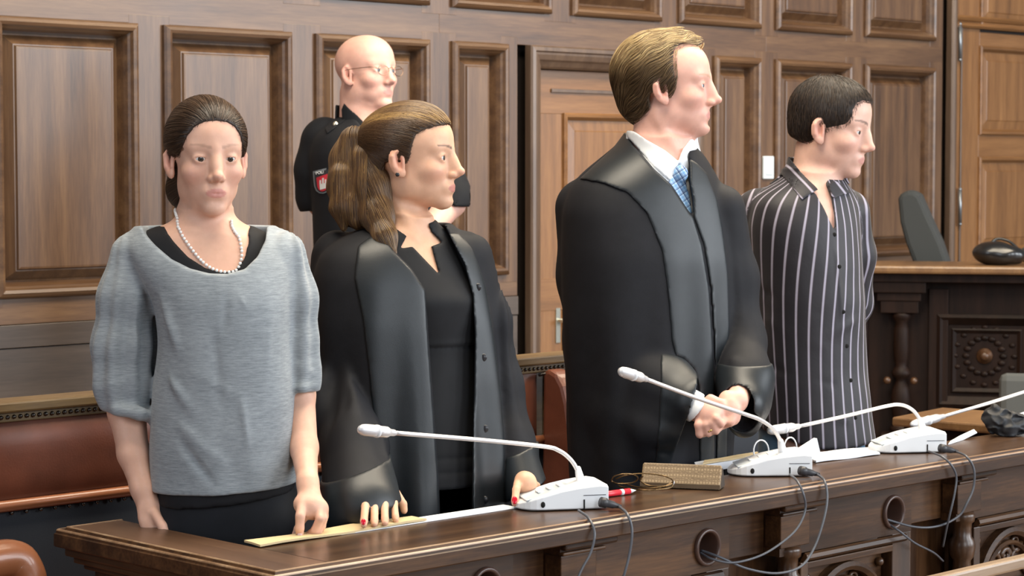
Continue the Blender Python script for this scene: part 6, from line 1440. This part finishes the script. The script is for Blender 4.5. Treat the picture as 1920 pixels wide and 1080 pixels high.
def skin5(P):
    d = head_sdf((P-c5f)@R5f, G5); d = smin(d, cap(P, tuple(c5+R5@np.array([-.030, 0, -.065])), tuple(L(680, 228, .01)), .066, .074), .02)
    d = smin(d, slices(P, rowsB5, 2.2, math.radians(40), .012), .03)
    d = smin(d, chain(P, [tuple(q) for q in aL5], [.050, .046, .036, .032], .012), .02); d = smin(d, chain(P, [tuple(q) for q in aR5], [.050, .046, .036, .032], .012), .02)
    d = smin(d, hand_simple(P, aL5[-1], (.8, .1, -.4), (0, -1, 0)), .008); return smin(d, hand_simple(P, aR5[-1], (-.7, -.2, -.5), (0, -1, 0)), .008)
lo = L(555, 560, 0); hi = L(880, 65, 0)
def ex5(A, a, T, mixc, gs):
    hr = np.clip((.012-A[:, 0])/.03, 0, 1)*np.clip((.058-A[:, 2])/.02, 0, 1)*np.clip((A[:, 2]+.055)/.01, 0, 1)*(a > .03)*(np.abs(a-.083) > .0); back = np.clip((-.03-A[:, 0])/.03, 0, 1)*np.clip((.055-A[:, 2])/.02, 0, 1)*np.clip((A[:, 2]+.07)/.01, 0, 1)
    mixc((.62, .52, .36), .6*np.maximum(hr, back)*(a < .080)); bd = np.clip((-.030-A[:, 2]-.25*np.clip(.05-A[:, 0], -.03, .06))/.02, 0, 1)*np.clip((A[:, 0]+.01)/.02, 0, 1)*np.clip((.14+A[:, 2])/.01, 0, 1)
    mixc((.66, .55, .50), .75*bd*(((a/.0225)**2+((A[:, 2]+.0712)/.0105)**2) > 1)); mixc((.85, .34, .20), .5*np.clip((A[:, 2]-.03)*14, 0, 1)); mixc((.80, .28, .24), .35*gs(.08, .04, -.03, .04, .03, .03)); return T
fmesh('body', skin5, (lo[0], -.32, lo[2]), (hi[0], .36, hi[2]), .0040, M['skin'], p.root, tinter(G5, c5, R5, (.80, .47, .38), (.60, .27, .24), brow=(.5, .38, .28), extra=ex5))
eyes(p, R5, c5, G5, M['iris_blue'])
rowsS5 = p.rows([(212, 648, 712, .078, .02), (224, 632, 738, .10, .02), (236, 606, 766, .12, .018), (255, 588, 790, .14, .01), (290, 582, 806, .155, 0), (380, 588, 812, .165, -.01), (470, 592, 815, .17, -.015), (560, 598, 815, .175, -.02), (640, 602, 812, .165, 0)])
s5L = [L(608, 266, .02), L(600, 320, .03), L(600, 366, .05), L(604, 392, .065)]; s5R = [L(806, 288, .05), L(836, 345, .04), L(848, 372, .02), L(844, 392, .0)]
op5 = p.pl([(650, 180), (648, 200), (676, 236), (700, 250), (718, 240), (730, 210), (730, 180)], -.1)
def torso5(P): return slices(P, rowsS5, 2.2, math.radians(30), .016)+.003*nz(P, (14, 14, 10), 41)
def shirt5(P):
    t = torso5(P); t = cut_front(P, smax(t, -(t+.030), .001), op5, .02, .002); t = smax(t, -cap(P, tuple(c5+R5@np.array([-.030, 0, -.06])), tuple(L(680, 225, .01)), .069, .075), .002)
    a = chain(P, [tuple(q) for q in s5L], [.074, .076, .072, .066], .03)+.0035*nz(P, (22, 22, 24), 42); a = smax(a, L(0, 394, .06)[2]+(P[:, 0]-L(590, 0, 0)[0])*.1-P[:, 2], .003); a = smax(a, -cap(P, tuple(aL5[1]+np.array([0, 0, .02])), tuple(L(612, 410, .08)), .052, .055), .002)
    b = chain(P, [tuple(q) for q in s5R], [.070, .062, .058, .054], .03)+.003*nz(P, (22, 22, 24), 43); b = smax(b, L(0, 388, .02)[2]-P[:, 2], .003); b = smax(b, -cap(P, tuple(L(846, 376, .02)), tuple(L(836, 410, -.02)), .050, .050), .002)
    return smin(smin(t, a, .012), b, .012)
lo = L(540, 600, 0); hi = L(880, 185, 0); fmesh('uniform_shirt', shirt5, (lo[0], -.24, lo[2]), (hi[0], .24, hi[2]), .0060, M['uniform'], p.root)
def coll5(P):
    nk_ = cap(P, tuple(c5+R5@np.array([-.030, 0, -.075])), tuple(L(680, 228, .01)), .071, .080); s_ = smin(nk_, slices(P, rowsB5, 2.2, math.radians(40), .012), .03)-.008; lf = smax(s_, -(s_+.007), .001)
    c_ = p.pl([(644, 192), (650, 200), (672, 218), (700, 246), (690, 262), (668, 250), (640, 222), (638, 205)], -.08); c2_ = p.pl([(712, 240), (722, 226), (738, 232), (742, 250), (722, 262)], -.08)
    return np.minimum(np.maximum(lf, np.minimum(poly2(P, c_), poly2(P, c2_))), np.maximum(lf, np.maximum(np.maximum(P[:, 2]-L(0, 197, .05)[2], L(0, 225, .05)[2]-P[:, 2]), .0-P[:, 1])))
lo = L(620, 275, 0); hi = L(760, 180, 0); fmesh('collar', coll5, (lo[0], -.16, lo[2]), (hi[0], .16, hi[2]), .0036, M['uniform'], p.root)
def surf5(x, y, dd=-.2, fn=shirt5, off=.001):
    q = L(x, y, dd)
    for _ in range(30): 
        v = float(fn(q[None].astype(f32))[0]-off); q = L(x, y, q[1]+v*.7)
    return q
# epaulette with pip
def epa(P):
    t = shirt5(P); f = p.pl([(612, 242), (622, 226), (646, 214), (652, 222), (634, 240), (618, 252)], -.02); return np.maximum(smax(t-.005, -(t+.003), .001), np.maximum(poly2(P, f), P[:, 1]-.06))
lo = L(600, 262, 0); hi = L(664, 205, 0); fmesh('epaulette', epa, (lo[0], -.14, lo[2]), (hi[0], .10, hi[2]), .0032, M['uniform'], p.root)
q = surf5(629, 233, -.1, shirt5, .006); bm = BM(); uvs(bm, tuple(q), .0085, 12, (1, .5, 1.1)); from_bm('silver_pip', bm, plain('pale_gold_pip', (.85, .78, .60), .25, .9), p.root, smooth=True)
# sleeve shield: grey bordered patch, red field, white castle
def shield(sx_, sy_, w_, h_, name, mat, off, par, bow=.5):
    bm = BM(); out = []
    ol_ = [(-1, .92), (-.5, .97), (0, 1), (.5, 1.03), (1, 1.08), (1, .2), (.97, -.25), (.8, -.62), (.45, -.9), (0, -1), (-.45, -.93), (-.8, -.68), (-.97, -.3), (-1, .2)]
    tri_f = []; ctr = surf5(sx_, sy_, -.1, shirt5, off)
    vs = [bm.verts.new(tuple(surf5(sx_+w_*a+b*-1.5, sy_-h_*b-(a*2.5), -.1, shirt5, off))) for a, b in ol_]; mid = [bm.verts.new(tuple(surf5(sx_+w_*a*.5+b*-.75, sy_-h_*b*.5-(a*1.25), -.1, shirt5, off))) for a, b in ol_]; c_ = bm.verts.new(tuple(ctr))
    n = len(vs)
    for i in range(n): j = (i+1) % n; bm.faces.new((vs[i], vs[j], mid[j], mid[i])); bm.faces.new((mid[i], mid[j], c_))
    bs = [bm.verts.new((v.co.x, v.co.y+.003, v.co.z)) for v in vs]
    for i in range(n): j = (i+1) % n; bm.faces.new((vs[i], bs[i], bs[j], vs[j]))
    return from_bm(name, bm, mat, par, smooth=False)
PG = plain('patch_grey_thread', (.22, .24, .26), .8, bumpscale=900, bumpstr=.5); PD = plain('patch_dark_thread', (.03, .03, .035), .8); PR = plain('patch_red_thread', (.62, .03, .05), .7); PW = plain('patch_white_thread', (.72, .72, .70), .7)
bd = shield(605, 340, 17, 23, 'sleeve_badge', PG, .0025, p.root); shield(605, 340.5, 14.5, 20, 'badge_ground', PD, .0036, bd); shield(605, 344, 10.5, 14.5, 'badge_field', PR, .0048, bd)
bm = BM()
def bpx(x, y, o=.0062): return tuple(surf5(x, y, -.1, shirt5, o))
for poly in ([(599, 345), (611, 343), (611, 353), (600, 356)], [(599, 345), (599, 338), (602, 337.5), (602, 345)], [(604, 344), (604, 334), (607, 333.5), (607, 344)], [(609, 343.5), (609, 336.5), (611.5, 336), (611.5, 343.5)]):
    a = [bm.verts.new(bpx(*q)) for q in poly]; b = [bm.verts.new((v.co.x, v.co.y+.003, v.co.z)) for v in a]; bm.faces.new(a); bm.faces.new(b[::-1])
    for i in range(4): bm.faces.new((a[i], b[i], b[(i+1) % 4], a[(i+1) % 4]))
from_bm('castle_emblem', bm, PW, bd)
fc = bpy.data.curves.new('badge_text', 'FONT'); fc.body = 'POLIZEI'; fc.size = .0125; fc.extrude = .0006; fc.align_x = 'CENTER'; fc.align_y = 'CENTER'; fc.materials.append(PW)
to_ = bpy.data.objects.new('badge_text', fc); me_ = bpy.data.meshes.new_from_object(to_); bpy.data.objects.remove(to_); me_.name = 'badge_text'; to = link(bpy.data.objects.new('badge_text', me_), bd); q = surf5(604.5, 323, -.1, shirt5, .0050); to.location = tuple(q); to.rotation_euler = (math.radians(90), math.radians(-9), math.radians(-8))
# glasses
gm = plain('thin_glasses_metal', (.30, .20, .14), .25, .9); gfr = bpy.data.objects.new('eyeglasses', None); link(gfr, p.root)
def hp(x, y, z): return tuple(c5+R5@np.array([x, y, z]))
for sd in (-1, 1):
    bm = BM(); pts = [hp(.108-.10*abs(sd*.033+.021*math.cos(a)*1.0)**1.3*2.2, sd*.034+.0235*math.cos(a), -.004+.0165*math.sin(a)*(1 if math.sin(a) < 0 else .85)) for a in np.linspace(0, 2*math.pi, 24)]; tube(bm, pts, .0010, 6); from_bm('lens_rim', bm, gm, gfr, smooth=True)
    bm = BM(); tube(bm, spline([hp(.100, sd*.058, .004), hp(.085, sd*.076, .006), hp(.03, sd*.085, .006), hp(-.012, sd*.086, .004), hp(-.025, sd*.084, -.012)], 5), .0011, 6); from_bm('temple', bm, gm, gfr, smooth=True)
bm = BM(); tube(bm, spline([hp(.103, -.011, .001), hp(.110, 0, .005), hp(.103, .011, .001)], 5), .0011, 6); from_bm('bridge', bm, gm, gfr, smooth=True)
A5 = [(-.11, .03), (.11, .03)]
fn, lo, hi = legs(p, 0, [(-.09, 0, .85), (.10, 0, .85)], A5, (.098, .07, .06)); hip5 = p.rows([(600, 610, 800, .14, 0), (700, 608, 800, .14, 0)]); fmesh('trousers', lambda P: smin(fn(P), slices(P, hip5, 2.3), .03), (lo[0]-.03, lo[1]-.03, lo[2]), (hi[0]+.03, hi[1]+.03, 1.12), .009, M['trousers'], p.root); shoes(p, A5, math.radians(45))
# ------------------------------------------------------------------ black bag on the judges bench, grey case, black cloth by the last microphone
b0 = jpt(1875, 497, -.14); bg = thing('handbag', 'black leather bag lying on top of the judges bench', 'bag', tuple(np.array([b0[0], b0[1], 1.1])), jr)
def bagf(P):
    d = ell(P, (-.03, 0, .050), (.085, .075, .050)); d = smin(d, ell(P, (.03, -.01, .040), (.075, .070, .046)), .02); d = smax(d, .002-P[:, 2], .004); return d+.004*nz(P, (40, 40, 40), 51)
fmesh('bag_body', bagf, (-.14, -.10, -.005), (.14, .10, .13), .0045, plain('soft_black_leather', (.010, .010, .011), .28, coat=.3), bg)
bm = BM(); tube(bm, spline([(-.06, -sgn*-.05, .06), (-.02, .0, .105), (.03, .0, .10), (.07, .0, .07)], 6), .006, 8); from_bm('strap', bm, M['shoe'], bg, smooth=True)
bm = BM(); uvs(bm, (.045, -sgn*.07, .045), .009, 10); from_bm('clasp', bm, M['silver'], bg, smooth=True)
c0_ = jpt(1950, 498, -.26); o = thing('grey_bag', 'grey fabric bag beside the black bag at the right edge of the photo', 'bag', tuple(np.array([c0_[0], c0_[1], 1.1])), jr)
fmesh('bag_body', lambda P: smax(smin(ell(P, (0, 0, .04), (.085, .05, .050)), ell(P, (.05, 0, .045), (.08, .05, .050)), .02), .002-P[:, 2], .004)+.003*nz(P, 30, 52), (-.1, -.07, -.005), (.15, .07, .11), .005, M['grey_fabric'], o)
# grey chair back low at the right edge
g_ = jpt(1905, 740, .30); gz1 = jpt(1905, 700, .30)[2]; ch = thing('office_chair', 'low grey fabric chair at the right edge, below the judges bench top', 'chair', tuple(g_*np.array([1, 1, 0])), jr)
bm = BM(); box(bm, -.065, .40, -.03, .03, gz1-.35, gz1); from_bm('backrest', bm, plain('pale_grey_chair_fabric', (.085, .09, .088), .9, bumpscale=300), ch, bevel=.028)
bm = BM(); box(bm, -.05, .38, -.03, .40, gz1-.50, gz1-.40) if sgn < 0 else box(bm, -.05, .38, -.40, .03, gz1-.50, gz1-.40); from_bm('seat', bm, M['grey_fabric'], ch, bevel=.03)
for lx in (-.02, .33):
    for ly in (.0, -sgn*.33 if sgn > 0 else .33): boxo('leg', (lx, lx+.025, ly, ly+.025, 0, gz1-.48), M['dark_plastic'], ch, .003)
# crumpled bundle of black cloth on the desk
k0 = PZ(1893, 822, DZ+.0); kc = thing('black_cloth_bundle', 'crumpled black cloth bundle on the desk beside the last microphone', 'bundle', tuple(k0))
kR = Rz(AZ-math.pi/2)
def kf(P):
    Q = P@kR; d = ell(Q, (-.018, .07, .040), (.036, .04, .034)); d = smin(d, ell(Q, (.028, .08, .032), (.045, .04, .028)), .015); d = smin(d, ell(Q, (.005, .05, .018), (.03, .03, .018)), .01); return smax(d+.007*nz(P, (75, 75, 75), 55)-.010*ridge(P, 110, 57)+.006, .001-P[:, 2], .003)
kc.rotation_euler = (0, 0, 0)
fmesh('cloth', kf, (-.16, -.10, -.004), (.16, .20, .10), .0026, plain('black_crumpled_cloth', (.012, .013, .016), .6), kc)
# back shelf behind the desk's ledge
dbox('writing_shelf', L_in+.01, XR, YB-.002, YB+.018, .742, .760, 'desktop', .002)
